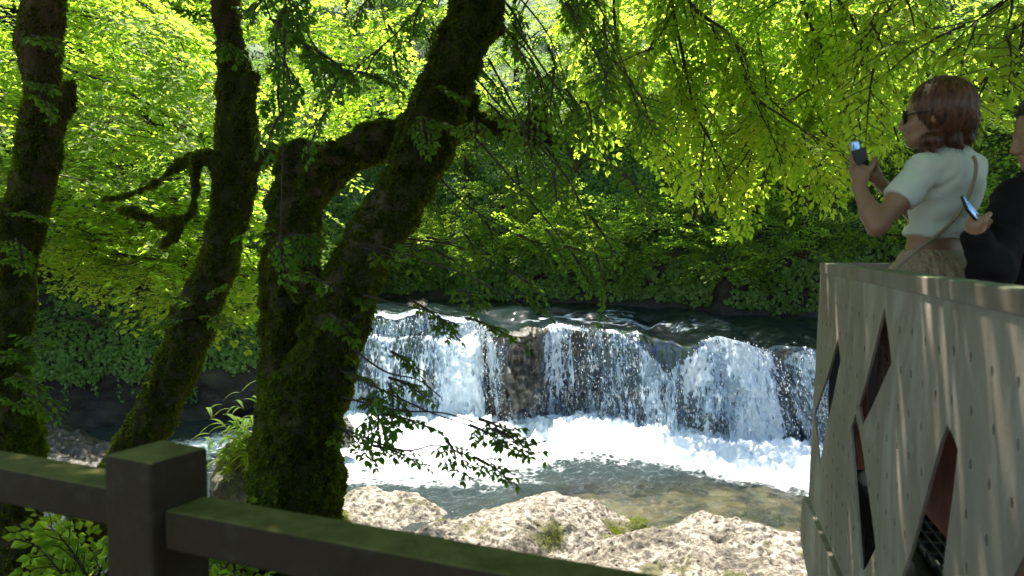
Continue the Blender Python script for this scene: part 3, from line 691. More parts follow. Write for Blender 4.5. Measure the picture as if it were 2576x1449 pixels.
# far trees: one crown shape per kind, each tree with its own trunk
def crown_points(rg, R, H, ncl, per):
    O, D = [], []
    cen = []
    for i in range(ncl):
        z = rg.uniform(.25, 1.0) ** .8 * H; rr = R * math.sqrt(max(.08, 1 - ((z / H - .55) / .62) ** 2)) * rg.uniform(.35, .95); a = rg.uniform(0, 2 * math.pi)
        cen.append((rr * math.cos(a), rr * math.sin(a), z))
    for c in cen:
        c = np.array(c); d = nrmz(rg.normal(0, 1, (per, 3)) * [1, 1, .35] + nrmz(c * [1, 1, 0]) * .9)
        O.append(c + d * rg.uniform(-.1, .5, (per, 1)) * R * .3); D.append(d + [0, 0, -.12])
    return np.array(cen), np.concatenate(O), np.concatenate(D)
CROWNS = []
for k, (R, H, ncl, per) in enumerate(((3.0, 6.5, 26, 9), (3.6, 7.5, 32, 9), (2.6, 5.2, 20, 9), (3.2, 8.5, 30, 9))):
    rg = np.random.RandomState(50 + k); cen, O, D = crown_points(rg, R, H, ncl, per)
    lv, tw = place(SP_FAR, O, D, rg.uniform(.7, 1.15, len(O)), rg=rg, det=0, twigs=True)
    tr = MB(); tp = catmull([(0, 0, -1.5), (.1, .05, H * .25), (-.15, .1, H * .55), (.1, 0, H * .9)], 5); tr.add(*tube(tp, np.linspace(.20, .05, len(tp)), 8))
    for c in cen[::2]:
        j = int(np.clip(c[2] / H * len(tp) * .8, 1, len(tp) - 2)); q = tp[j]
        lp_ = catmull([q, q * .4 + c * .6 + [0, 0, .3], c], 4); tr.add(*tube(lp_, np.linspace(.06, .018, len(lp_)), 5))
    CROWNS.append((lv, tw, tr))
mats_far = {}
def far_tree(k, loc, rz, sc, label, group, mat='leaf_far', cache={}):
    o = empty('tree', loc)
    if (k, mat) not in cache:
        lv, tw, tr = CROWNS[k]
        t = tr.build('trunk', M['bark']); t.parent = o
        c = mesh('crown', lv[0], lv[1], M[mat], smooth_=False); c.parent = o
        w = mesh('twigs', tw[0], tw[1], M['twig'], smooth_=False); w.parent = c
        cache[(k, mat)] = (t, c, w)
    else:
        t, c, w = cache[(k, mat)]
        t2, c2, w2 = t.copy(), c.copy(), w.copy()
        for x in (t2, c2, w2): COL.objects.link(x)
        t2.parent = o; c2.parent = o; w2.parent = c2
    o.rotation_euler = (0, 0, rz); o.scale = (sc, sc, sc)
    return tag(o, label, 'tree', group)
# ------------------------------------------------------------------ the mossy trees on the near bank
RS_ = .88
def px_path(lst, Y):
    """(px, py, radius in px [, depth]) -> points, radii in metres"""
    pts, rad = [], []
    for q in lst:
        y = q[3] if len(q) > 3 else Y
        pts.append(P(q[0], q[1], y)); rad.append((q[2] * RS_ - 3) * y / FPX)
    return np.array(pts), np.maximum(np.array(rad), .006)
def smooth_path(pts, rad, n=5):
    c = catmull(np.concatenate([pts, rad[:, None]], 1), n); return c[:, :3], c[:, 3]
def moss_on(V, F, n, name, mat, parent, rg, size=(.010, .024), droop=.5, mask=None):
    a = V[F[:, 0]]; b_ = V[F[:, 1]]; c = V[F[:, 2]]; d = V[F[:, 3]]
    ar = np.linalg.norm(np.cross(c - a, d - b_), axis=1)
    if mask is not None: ar = ar * mask(V[F].mean(1))
    i = rg.choice(len(F), n, p=ar / ar.sum()); u, v = rg.rand(n, 1), rg.rand(n, 1)
    p = (a[i] * (1 - u) + b_[i] * u) * (1 - v) + (d[i] * (1 - u) + c[i] * u) * v
    nm = nrmz(np.cross(c[i] - a[i], d[i] - b_[i]))
    dr = nrmz(nm + rg.normal(0, .55, (n, 3)) + [0, 0, -droop]); cl = .5 + 1.1 * np.clip(fbm(p * 14, 3) + .4, 0, 1.2)
    lv = leaves(p - nm * .004, dr, rg.normal(0, 1, (n, 3)), rg.uniform(*size, n) * cl, 0)
    return mesh(name, lv[0], lv[1], mat, parent, smooth_=False)
def sdf_tree(paths, h, seed, amp=.035):
    allp = np.concatenate([p for p, r in paths]); rm = max(r.max() for p, r in paths) + .1
    S = SDF(allp.min(0) - rm, allp.max(0) + rm, h)
    for p, r in paths: S.path(*smooth_path(p, r), k=.05)
    V, F = S.mesh(); V = relax(V, F, 2); Nn = vnormals(V, F)
    V = V + Nn * (fbm(V * np.array([5, 5, 2.5]) + seed, 5)[:, None] * amp + fbm(V * 22 + seed, 3)[:, None] * amp * .3)
    return V, F
def sprays_along(curves, rg, tmps, sc, step=.22, jitter=.12, droop=.25, side=.8):
    """spray origins and directions along branch curves"""
    O, D = [], []
    for c in curves:
        c = catmull(c, 8); L = np.concatenate([[0], np.cumsum(np.linalg.norm(np.diff(c, axis=0), axis=1))]); n = max(int(L[-1] / step), 2)
        for k in range(n):
            s = L[-1] * (.12 + .88 * (k + rg.uniform(-.3, .3)) / n); p = np.array([np.interp(s, L, c[:, i]) for i in range(3)])
            q = np.array([np.interp(min(s + .1, L[-1]), L, c[:, i]) for i in range(3)]); t = nrmz(q - np.array([np.interp(s - .1, L, c[:, i]) for i in range(3)]))
            hz = nrmz(np.cross(t, [0, 0, 1.])) * (1 if k % 2 else -1)
            O.append(p + rg.normal(0, jitter * .2, 3)); D.append(nrmz(t * .9 + hz * side * rg.uniform(.4, 1.1) + [0, 0, -droop] + rg.normal(0, .15, 3)))
        O.append(c[-1]); D.append(nrmz(c[-1] - c[-3]))
    return np.array(O), np.array(D)
def branches(mb, curves, r0=.016, r1=.004):
    for c in curves:
        c = catmull(c, 8); mb.add(*tube(c, np.linspace(r0, r1, len(c)), 6))
def pc(lst): return np.array([P(*q) for q in lst])

TA = empty('tree', (P(45, 1449, 5.0)[0], 5.0, -2.8)); tag(TA, 'forked mossy trunk bulging at its base, leftmost of the shaded near trees', 'tree', 'mossy trees behind the dark fence')
pa = px_path([(50, 1800, 70), (50, 1520, 52), (48, 1300, 52), (42, 1130, 68), (28, 980, 52), (18, 850, 56), (20, 700, 54), (42, 600, 58), (66, 500, 55), (95, 400, 48), (115, 290, 46), (108, 180, 44), (100, 90, 46), (85, 0, 36), (75, -150, 33), (55, -500, 28), (40, -900, 20)], 5.0)
pb = px_path([(112, 110, 34), (132, 40, 23), (142, -60, 21), (170, -300, 18), (210, -700, 12)], 5.0)
pd = px_path([(150, 290, 22), (163, 248, 15), (184, 208, 8)], 4.95)
V, F = sdf_tree([pa, pb, pd], .026, 1.0)
tA = mesh('trunk', V, F, M['bark'], TA); RG = np.random.RandomState(11)
moss_on(V, F, 85000, 'moss', M['moss'], tA, RG, mask=lambda c: (c[:, 2] > -2.6) * (c[:, 2] < 2.2) * (.25 + .75 * smooth(1.4, .2, c[:, 2])))
moss_on(V, F, 26000, 'sunlit_paint_moss', M['moss_sunlit_paint'], tA, RG, (.012, .024), mask=lambda c: (c[:, 2] < -.6) * (c[:, 2] > -1.6) * smooth(-3.22, -3.08, c[:, 0] + .0) * 1.0)  # sun on the right of the trunk base, painted as paler moss

TB = empty('tree', (P(120, 1449, 5.6)[0], 5.6, -3.1)); tag(TB, 'slanting mossy trunk with a broken dangling bough, second from the left behind the fence', 'tree', 'mossy trees behind the dark fence')
pa = px_path([(0, 1850, 75), (110, 1560, 66), (200, 1370, 64), (340, 1130, 60), (430, 950, 55), (490, 800, 56), (540, 680, 52), (575, 560, 48), (590, 450, 50), (596, 350, 49), (592, 250, 47), (582, 120, 36), (572, 0, 33), (566, -250, 30), (560, -600, 24), (580, -1000, 16)], 5.6)
st1 = px_path([(600, 300, 30), (624, 240, 17), (626, 205, 13), (646, 192, 9)], 5.5); st2 = px_path([(625, 420, 22), (660, 400, 15), (692, 376, 8)], 5.5)
br = px_path([(560, 440, 16), (545, 408, 11), (522, 394, 9), (500, 398, 8), (486, 418, 8), (486, 480, 10), (480, 535, 9), (455, 560, 8), (430, 600, 7), (400, 625, 4)], 5.45)
br2 = px_path([(462, 556, 9), (420, 562, 9), (380, 552, 8), (335, 538, 5), (290, 528, 3)], 5.45); br3 = px_path([(500, 398, 9), (460, 412, 6), (420, 440, 4), (330, 490, 3), (240, 505, 2)], 5.5)
V, F = sdf_tree([pa, st1, st2, br, br2, br3], .024, 2.0)
tB = mesh('trunk', V, F, M['bark'], TB)
moss_on(V, F, 110000, 'moss', M['moss'], tB, RG, mask=lambda c: (c[:, 2] > -2.8) * (c[:, 2] < 2.4) * (.2 + .8 * smooth(1.6, .4, c[:, 2])))
moss_on(V, F, 9000, 'sunlit_paint_moss', M['moss_sunlit_paint'], tB, RG, (.010, .022), mask=lambda c: ((c[:, 0] < P(525, 0, 5.5)[0]) & (c[:, 2] > .1)).astype(float) * (c[:, 2] < .7))  # paler moss on the left bough, sunlight put into its colour

TC = empty('tree', (P(740, 1449, 4.4)[0], 4.4, -2.7)); tag(TC, 'largest mossy tree, twin trunks crossing, one leaning far over towards the platform', 'tree', 'mossy trees behind the dark fence')
pa = px_path([(735, 1800, 165), (738, 1520, 142), (738, 1300, 126), (745, 1180, 112), (762, 1050, 98), (795, 950, 88), (835, 850, 77), (888, 700, 71), (945, 600, 65), (1006, 500, 64), (1058, 400, 68), (1100, 300, 67), (1130, 200, 64), (1168, 100, 62), (1208, 0, 61), (1250, -100, 58), (1330, -350, 50), (1450, -800, 36), (1500, -1300, 20)], 4.4)
pb = px_path([(705, 1250, 85), (700, 1100, 66), (708, 950, 62), (722, 800, 68), (732, 650, 69), (745, 550, 68), (768, 478, 64), (828, 420, 49), (905, 372, 41), (1000, 335, 40), (1100, 318, 34), (1200, 312, 27), (1280, 322, 21), (1350, 345, 17), (1395, 364, 12)], 4.75)
pd = px_path([(748, 500, 50), (748, 420, 38), (750, 372, 32)], 4.75); pe = px_path([(1335, 345, 14), (1348, 310, 11), (1366, 272, 6)], 4.75)
pf = px_path([(1150, 330, 26), (1180, 285, 16), (1190, 240, 12)], 4.7); pg = px_path([(770, 720, 40), (768, 680, 34)], 4.45); ph = px_path([(1205, 105, 18), (1235, 78, 10), (1262, 82, 6)], 4.4)
V, F = sdf_tree([pa, pb, pd, pe, pf, pg, ph], .026, 3.0, .04)
tC = mesh('trunk', V, F, M['bark'], TC)
moss_on(V, F, 230000, 'moss', M['moss'], tC, RG, (.011, .027), mask=lambda c: (c[:, 2] > -2.4) * (c[:, 2] < 2.2) * 1.0)

moss_on(V, F, 34000, 'sunlit_paint_moss', M['moss_sunlit_paint'], tC, RG, (.012, .026), mask=lambda c: (c[:, 2] > -2.2) * smooth(-.3, -1.3, c[:, 2]) * (fbm(c * 2.5, 3) > -.05))  # lower trunk moss coloured as if sunlit
# leafy boughs of the twin tree hanging over the river, in the shade
cur = [[(1290, 60, 4.4), (1400, 220, 4.1), (1500, 370, 3.9), (1570, 440, 3.7)], [(1230, 150, 4.3), (1330, 330, 4.0), (1440, 470, 3.8), (1500, 640, 3.7)], [(1350, -80, 4.6), (1500, 60, 4.3), (1600, 230, 4.0)],
       [(1180, 330, 4.2), (1270, 430, 4.0), (1380, 560, 3.8), (1440, 640, 3.7)], [(900, 600, 4.45), (1050, 650, 4.0), (1190, 700, 3.8), (1330, 780, 3.6)], [(860, 725, 4.45), (1000, 765, 4.0), (1170, 800, 3.8)],
       [(840, 840, 4.45), (960, 930, 4.0), (1050, 955, 3.8), (1110, 1000, 3.7)], [(830, 990, 4.4), (990, 1030, 3.8), (1120, 1040, 3.7), (1240, 1080, 3.5)], [(820, 1060, 4.4), (1000, 1130, 3.8), (1100, 1120, 3.7), (1190, 1150, 3.6)],
       [(820, 915, 4.4), (1000, 1000, 3.8), (1090, 1040, 3.7), (1180, 1070, 3.6)], [(1080, 420, 4.6), (1180, 520, 4.5), (1320, 600, 4.4), (1420, 620, 4.3)], [(1020, 600, 4.7), (1150, 620, 4.6), (1280, 680, 4.5)],
       [(1150, -120, 4.8), (1020, 60, 4.7), (900, 170, 4.6), (820, 280, 4.5)], [(1400, -100, 4.9), (1300, 60, 4.9), (1330, 200, 4.8)],
       [(1260, -60, 4.5), (1380, 90, 4.3), (1440, 260, 4.2)], [(1300, -150, 4.6), (1480, -20, 4.4), (1560, 140, 4.3), (1600, 260, 4.2)], [(1200, 200, 4.3), (1290, 300, 4.1), (1400, 380, 4.0), (1480, 400, 3.9)], [(1250, 60, 4.6), (1340, 150, 4.5), (1400, 330, 4.4)], [(1350, -200, 4.2), (1420, 0, 4.0), (1490, 120, 3.9)], [(1000, -160, 5.0), (960, 0, 5.0), (990, 130, 4.9)]]
cur = [pc(c) for c in cur]
O, D = sprays_along(cur, RG, SP_NEAR, .5, step=.25, jitter=.3); k = RG.rand(len(O)) < .8; O, D = O[k], D[k]; mb = MB(); branches(mb, cur, .007, .0025)
lv, tw = place(SP_NEAR, O, D, RG.uniform(.24, .44, len(O)), rg=RG, det=1, lsc=.85); mb.add(*tw)
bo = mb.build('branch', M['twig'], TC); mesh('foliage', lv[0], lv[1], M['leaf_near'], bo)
# thin hanging shoot, standing before the left trunk
cur = [pc([(722, -120, 3.6), (716, 100, 3.5), (712, 330, 3.5), (706, 590, 3.5)]), pc([(640, -100, 4.2), (690, 60, 4.0), (800, 130, 3.9)]), pc([(700, -100, 4.0), (760, 60, 3.9), (830, 160, 3.9), (900, 180, 3.9)])]
O, D = sprays_along(cur, RG, SP_NEAR, .4, step=.15, droop=.1); mb = MB(); branches(mb, cur, .006, .003)
keep = (O[:, 2] > P(0, 330, 3.5)[2]) | (O[:, 2] < P(0, 560, 3.5)[2]); O, D = O[keep], D[keep]
lv, tw = place(SP_NEAR, O, D, RG.uniform(.20, .34, len(O)), rg=RG, det=1, lsc=.9); mb.add(*tw)
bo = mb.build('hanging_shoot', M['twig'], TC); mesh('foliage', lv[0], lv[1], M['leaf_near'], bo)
# short leafy shoots growing out of the trunks
def shoots(lst, root, sc=.3):
  for q in lst:
    shoot1([q], root, sc)
def shoot1(lst, root, sc):
    O = np.array([P(*q[:3]) for q in lst]); D = np.array([[q[3], -.5, q[4]] for q in lst], float)
    lv, tw = place(SP_NEAR, O, D, RG.uniform(.8, 1.3, len(O)) * sc, rg=RG, det=1)
    b_ = mesh('shoot', tw[0], tw[1], M['twig'], root); mesh('foliage', lv[0], lv[1], M['leaf_near'], b_)
shoots([(60, 540, 4.8, .6, .1), (20, 520, 4.8, -.5, .4), (40, 600, 4.75, .5, -.4), (10, 660, 4.7, .8, .1), (60, 850, 4.7, .6, .1), (30, 880, 4.6, .8, 0), (40, 940, 4.7, .8, -.1), (60, 990, 4.7, 1, -.2), (0, 900, 4.6, .9, .2), (90, 210, 4.7, .6, -.1), (80, 90, 4.7, .8, -.2), (20, 1010, 4.6, .8, .1), (100, 240, 4.7, .7, -.5)], TA)
shoots([(500, 770, 5.4, -.4, .4), (520, 790, 5.4, .6, -.1), (480, 800, 5.4, -.8, 0), (560, 100, 5.4, .4, -.4), (540, 60, 5.4, -.3, .2), (600, 20, 5.4, .7, -.3), (530, 750, 5.4, .4, .5)], TB)
shoots([(1110, 230, 4.1, .6, -.1), (1060, 300, 4.1, .6, -.1), (1060, 290, 4.1, .1, -.7), (850, 730, 4.1, -.4, .4), (830, 790, 4.1, .6, -.3), (730, 590, 4.3, .8, 0), (700, 590, 4.3, -.5, .1), (740, 600, 4.3, .5, -.3)], TC, .26)

# crowns of the three trees, high over the path
def canopy(root, x0, x1, y0, y1, n, seed, z1=6.2, hang=.0, lib=None, dens_x=None, lo=.9):
    rg = np.random.RandomState(seed); x = rg.uniform(x0, x1, n); y = rg.uniform(y0, y1, n)
    zmin = np.maximum(2.5, .335 * y + lo); z = zmin + (z1 - zmin) * rg.rand(n) ** 1.2
    k = fbm(np.stack([x * .8, y * .8, z * .8], -1), 3) > -.30; x, y, z = x[k], y[k], z[k]; n = len(x)
    D = np.stack([rg.normal(0, 1, n), rg.normal(0, 1, n), rg.uniform(-.25, .15, n)], -1)
    lv, tw = place(SP_MID, np.stack([x, y, z], -1), D, rg.uniform(1.0, 1.5, n), rg=rg, det=0, lsc=1.25)
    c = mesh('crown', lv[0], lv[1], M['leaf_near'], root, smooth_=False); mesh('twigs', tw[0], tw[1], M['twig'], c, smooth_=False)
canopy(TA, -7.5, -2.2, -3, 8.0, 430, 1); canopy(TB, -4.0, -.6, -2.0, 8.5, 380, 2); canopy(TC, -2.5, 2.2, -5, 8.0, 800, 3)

# tree at the right: its boughs fall lime green and sunlit in front of the far bank
TR = empty('tree', (5.4, 6.2, -3.0)); tag(TR, 'tree whose sunlit lime boughs droop over the water left of the two visitors', 'tree')
tp = catmull([(5.4, 6.2, -3.2), (5.3, 6.3, 0), (5.5, 6.5, 3), (5.1, 6.8, 6), (5.2, 6.7, 9)], 6)
mb = MB(); mb.add(*tube(tp, np.linspace(.24, .09, len(tp)), 14)); TRt = mb.build('trunk', M['bark'], TR)
cur = [[(2500, -700, 6.8), (1750, -300, 6.6), (1690, -50, 6.5), (1720, 150, 6.4), (1750, 280, 6.3), (1800, 380, 6.2)], [(2400, -700, 7), (1600, -350, 7.2), (1545, -50, 7.2), (1570, 200, 7.1), (1650, 330, 7), (1720, 400, 6.9)],
       [(2500, -600, 6.6), (1900, -200, 6.3), (1730, -20, 6.2), (1845, 100, 6.1), (1890, 230, 6.0), (1980, 300, 5.9), (2090, 370, 5.8)], [(2500, -500, 6.6), (2150, -200, 6.4), (2090, -50, 6.3), (2150, 60, 6.2), (2180, 180, 6.1), (2230, 280, 6.0)],
       [(2600, -500, 6.6), (2100, -250, 6.9), (2010, -50, 6.8), (2080, 150, 6.7), (2140, 300, 6.6), (2120, 390, 6.5)], [(2500, -600, 7.4), (1950, -200, 7.6), (1900, 0, 7.5), (1930, 250, 7.4), (1900, 350, 7.3), (1880, 430, 7.2)],
       [(2600, -500, 7), (2350, -200, 7), (2300, -30, 7), (2340, 80, 6.9), (2420, 120, 6.8)], [(2500, -600, 8), (1700, -250, 8.4), (1480, 0, 8.4), (1470, 150, 8.3), (1500, 300, 8.2)], [(2600, -600, 8), (2250, -100, 8.2), (2260, 100, 8.1), (2240, 230, 8.0)],
       [(2500, -600, 7.8), (1850, -150, 8.0), (1800, 100, 7.9), (1840, 260, 7.8), (1960, 370, 7.6)], [(2600, -600, 7.6), (2200, -150, 7.4), (2020, 80, 7.2), (2040, 250, 7.1), (2020, 340, 7.0), (2050, 410, 6.9)]]
cur = [pc(c) for c in cur]
O, D = sprays_along(cur, RG, SP_MID, .8, step=.17, side=1.0, droop=.3)
# more sprays filling the boughs between the hanging limbs
n = 520; qx = RG.uniform(1440, 2480, n); qy = RG.uniform(-80, 540, n); qY = RG.uniform(6.2, 9.2, n)
lim = np.interp(qx, [1440, 1550, 1700, 1880, 2050, 2130, 2230, 2330, 2480], [260, 330, 400, 545, 520, 470, 300, 140, 80]); k = qy < lim - 130
pts_ = np.array([P(a, b_, c) for a, b_, c in zip(qx[k], qy[k], qY[k])]); k2 = fbm(pts_ * .9 + 7, 3) > -.22; pts_ = pts_[k2]
O = np.concatenate([O, pts_]); D = np.concatenate([D, np.stack([RG.normal(-.2, .8, len(pts_)), RG.normal(-.1, .7, len(pts_)), RG.uniform(-.7, -.1, len(pts_))], -1)])
keep = (O[:, 2] < P(0, -60, 7)[2] * 1.1) | (RG.rand(len(O)) < .10); O, D = O[keep], D[keep]
mb = MB(); branches(mb, cur, .022, .005); lv, tw = place(SP_MID, O, D, RG.uniform(.34, .62, len(O)), rg=RG, det=1, lsc=1.1); mb.add(*tw)
bo = mb.build('branch', M['twig'], TR); mesh('foliage', lv[0], lv[1], M['leaf_lime'], bo)
# nearer, larger leaves coming in over the heads of the visitors
cur = [pc([(2900, -300, 4.6), (2600, -60, 4.5), (2480, 40, 4.4), (2360, 70, 4.3)]), pc([(2900, -200, 4.4), (2640, 0, 4.2), (2540, 90, 4.1), (2500, 150, 4.0)]), pc([(2400, -260, 5.0), (2280, -60, 4.9), (2220, 60, 4.8), (2200, 160, 4.7)])]
O, D = sprays_along(cur, RG, SP_NEAR, .5, step=.16); mb = MB(); branches(mb, cur, .01, .003)
lv, tw = place(SP_NEAR, O, D, RG.uniform(.5, .8, len(O)), rg=RG, det=1); mb.add(*tw)
bo = mb.build('low_branch', M['twig'], TR); mesh('foliage', lv[0], lv[1], M['leaf_lime'], bo)
canopy(TR, 1.0, 7.5, -5, 6.2, 900, 4)

# lime tree down the bank at the left: layered sunlit sprays seen between the first two trunks
TL = empty('tree', (-10.5, 12.5, -6.0)); tag(TL, 'sunlit tree with flat layered lime boughs behind the two leftmost trunks', 'tree')
tp = catmull([(-10.5, 12.5, -6.4), (-10.2, 12.6, -2), (-9.8, 12.4, 2), (-9.6, 12.8, 6), (-9.8, 12.6, 9)], 6)
mb = MB(); mb.add(*tube(tp, np.linspace(.26, .08, len(tp)), 12)); mb.build('trunk', M['bark'], TL)
cur = [pc(c) for c in ([(-350, 500, 12.4), (-40, 430, 12), (150, 400, 11.5), (330, 455, 11), (520, 440, 10.8)], [(-350, 560, 12.4), (0, 500, 12), (200, 520, 11.4), (380, 500, 11), (500, 500, 10.8)], [(-300, 620, 12.4), (60, 560, 12), (250, 590, 11.4), (420, 560, 11), (620, 560, 10.6)],
                       [(-300, 660, 12.6), (100, 600, 12.2), (300, 640, 11.6), (450, 660, 11), (600, 690, 10.6)], [(0, 640, 12.4), (200, 640, 12), (380, 690, 11.4), (470, 750, 11)], [(300, 560, 12.6), (450, 600, 12.2), (600, 620, 12), (660, 740, 11.6)],
                       [(-300, 200, 12.6), (0, 150, 12.2), (250, 200, 11.8), (480, 330, 11.4), (520, 380, 11)], [(-300, 100, 12.8), (50, 40, 12.4), (300, 60, 12), (520, 200, 11.6)], [(-200, -60, 13), (200, -60, 12.6), (420, 60, 12.2), (480, 180, 12)], [(-300, 300, 12.6), (-60, 260, 12.4), (120, 300, 12), (330, 340, 11.6)])]
O, D = sprays_along(cur, RG, SP_MID, .9, step=.22, side=1.1, droop=.05, jitter=.6)
O = np.concatenate([O, O + RG.normal(0, 1, O.shape) * [.35, .5, .12]]); D = np.concatenate([D, D])
mb = MB(); branches(mb, cur, .03, .008); lv, tw = place(SP_MID, O, D * [1, 1, .6], RG.uniform(.7, 1.15, len(O)), rg=RG, det=0, lsc=1.3); mb.add(*tw)
bo = mb.build('branch', M['twig'], TL); mesh('foliage', lv[0], lv[1], M['leaf_lime'], bo, smooth_=False)
# upper mass of leaves at the left, further out
def mass(root, box, n, seed, mat, sc=(1.0, 1.5), tmps=None, lsc=1.2, thr=-.15, gate=None):
    rg = np.random.RandomState(seed); q = np.stack([rg.uniform(a, b_, n) for a, b_ in box], -1); pts = np.array([P(*v) for v in q])
    k = fbm(pts * .38 + seed, 3) > thr
    if gate is not None: k &= gate(q)
    pts = pts[k]; n = len(pts); D = np.stack([rg.normal(0, 1, n), rg.normal(-.3, .8, n), rg.uniform(-.35, .05, n)], -1)
    lv, tw = place(tmps or SP_MID, pts, D, rg.uniform(*sc, n), rg=rg, det=0, lsc=lsc)
    c = mesh('crown', lv[0], lv[1], mat, root, smooth_=False); mesh('twigs', tw[0], tw[1], M['twig'], c, smooth_=False)
TM = empty('tree', (-6.0, 16.5, -6.5)); tag(TM, 'tall sunlit tree filling the upper left with bright leaves, between the second and third trunks', 'tree')
tp = catmull([(-6.2, 16.5, -6.8), (-6.0, 16.6, -2), (-6.5, 16.5, 3), (-6.3, 16.2, 9)], 6); mb = MB()
tp[:, 0] -= 6.2; tp[:, 1] += .5
mb.add(*tube(tp, np.linspace(.22, .07, len(tp)), 12)); tm = mb.build('trunk', M['bark'], TM)
mass(TM, ((-250, 1150), (-380, 400), (15, 19)), 640, 5, M['leaf_lime'], thr=-.12, lsc=1.5, gate=lambda q: q[:, 1] < np.interp(q[:, 0], [-250, 150, 260, 480, 700, 1000, 1150], [260, 240, 170, 330, 400, 330, 120]))
# ------------------------------------------------------------------ plants of the far bank
rg = np.random.RandomState(21)
def on_bank(n, s0, s1, t0, t1, pw=1.0):
    s = rg.uniform(s0, s1, n); t = t0 + (t1 - t0) * rg.rand(n) ** pw
    p = bank(s, t); a = bank(s + .4, t) - p; b_ = bank(s, t + .4) - p
    return p, nrmz(np.cross(a, b_)), s, t
SX = lambda x: float(np.interp(x, fp[:, 0], np.arange(len(fp))))
SL, SR, SM = SX(-30), SX(28), float(np.argmin(np.linalg.norm(fp[:, :2] - np.array([-7.2, 29]), axis=1)))
def flat_leaves(p, nm, size, lift=.12, det=2):
    n = len(p); nm = np.where((nm * np.array([0, -1, .3])).sum(-1, keepdims=True) < 0, -nm, nm)
    dr = nrmz(np.array([[0, 0, -1.]]) + rg.normal(0, .35, (n, 3)))
    return leaves(p + nm * rg.uniform(.02, lift, (n, 1)), dr, nrmz(nm + rg.normal(0, .35, (n, 3))), size, det)
mb = MB()
# blanket of ivy, thin low down, thick above; leaves out the dark undercut
p, nm, s, t = on_bank(150000, SL, SR, 12, 58, .9)
hgt = p[:, 2] - np.interp(s, np.arange(len(fp)), fp[:, 2]); lf = s < SM
base = np.where(lf, 1.8, .12); cov = fbm(p * .7 + 5, 4)
k = (hgt > base + cov * .7) & (fbm(p * 1.1 + 50, 3) > -.42) & (hgt < 9)
lv = flat_leaves(p[k], nm[k], rg.uniform(.08, .17, k.sum()), .25); mb.add(*lv)
# strands hanging over the undercut
for i in range(330):
    s = rg.uniform(SL, SM) if rg.rand() < .62 else rg.uniform(SM, SR)
    top = bank(np.array([s]), np.array([rg.uniform(30, 42)]))[0]; L = rg.uniform(.6, 2.3) if s < SM else rg.uniform(.3, 1.4)
    n = int(L / .05); q = top + np.stack([np.cumsum(rg.normal(0, .012, n)), -.25 - np.abs(rg.normal(0, .06, n)) * 1.0 + 0 * np.arange(n), -np.linspace(0, L, n) + .2], -1)
    wl_ = q[:, 2] > -5.7 if s < SM else q[:, 2] > -2.5
    q = q[wl_]; n = len(q)
    if n < 3: continue
    q2 = q + rg.normal(0, .05, q.shape)
    mb.add(*leaves(q2, nrmz(np.array([[0, -.2, -1]]) + rg.normal(0, .4, (n, 3))), nrmz(np.array([[0, -1, .3]]) + rg.normal(0, .3, (n, 3))), rg.uniform(.06, .12, n), 2))
ivy = mb.build('ivy', M['leaf_ivy'], None, smooth_=False); tag(ivy, 'dark ivy blanketing the far bank and hanging over its undercut', 'ivy', kind='stuff')
# mixed undergrowth pushing out through the ivy
p, nm, s, t = on_bank(900, SL, SR, 20, 62); hgt = p[:, 2] - np.interp(s, np.arange(len(fp)), fp[:, 2]); k = (hgt > np.where(s < SM, 2.6, .5)) & (fbm(p * .5 + 90, 3) > -.1); n = k.sum()
nn_ = np.where((nm[k] * np.array([0, -1, .3])).sum(-1, keepdims=True) < 0, -nm[k], nm[k])
lv, tw = place(SP_MID, p[k], nn_ * .8 + rg.normal(0, .5, (n, 3)) + [0, 0, -.35], rg.uniform(.5, 1.1, n), rg=rg, det=0, lsc=1.15); u_ = MB(); u_.add(*lv)
un = u_.build('undergrowth', M['leaf_far'], None, smooth_=False); tag(un, 'mixed green undergrowth pushing out through the ivy of the far bank', 'undergrowth', kind='stuff')
# bare stems and roots on the bank
mb = MB()
for i in range(110):
    s = rg.uniform(SL, SR); a = bank(np.array([s]), np.array([rg.uniform(30, 50)]))[0] + [0, -.35, 0]; L = rg.uniform(.8, 2.6)
    q = a + np.stack([np.linspace(0, rg.normal(0, .7), 6), rg.normal(0, .05, 6), np.linspace(0, -L, 6)], -1); q[:, 2] = np.maximum(q[:, 2], -5.9 if s < SM else -2.6)
    mb.add(*tube(catmull(q, 3), np.linspace(.018, .006, 16), 4))
vs = mb.build('creeper_stems', M['twig']); tag(vs, 'bare pale creeper stems trailing down the far bank', 'creeper', kind='stuff')
# bushes on the bank: countable leafy mounds
BU = []
def bush(loc, R, H, label, mat='leaf_far', n=40, group=None, seed=0, sp=None, flat=.5, sc=(.5, .9)):
    r_ = np.random.RandomState(seed); o = empty('bush', loc); tag(o, label, 'bush', group)
    d = nrmz(r_.normal(0, 1, (n, 3)) * [1, 1, .8]); d[:, 2] = np.abs(d[:, 2]); rr = r_.rand(n, 1) ** .4
    O = np.array(loc) + d * rr * np.array([R, R, H]); D = d + [0, -.2, -.25]
    lv, tw = place(sp or SP_FAR, O, D, r_.uniform(*sc, n), rg=r_, det=0)
    mb = MB(); mb.add(*tw)
    for i in range(0, n, 4): mb.add(*tube(catmull([loc, np.array(loc) * .5 + O[i] * .5 + [0, 0, .1], O[i]], 3), np.linspace(.03, .01, 7), 4))
    if sp is None: mb.build('stems', M['twig'], o)
    else:
        mb.add(*tube(np.array([np.array(loc) - [0, 0, .5], np.array(loc), O[0]]), [.01, .008, .004], 5)); mb.add(*segs(np.repeat(np.array([loc]), n, 0), O, .003, .002)); mb.build('stems', M['twig'], o)
    mesh('foliage', lv[0], lv[1], M[mat], o, smooth_=False); return o
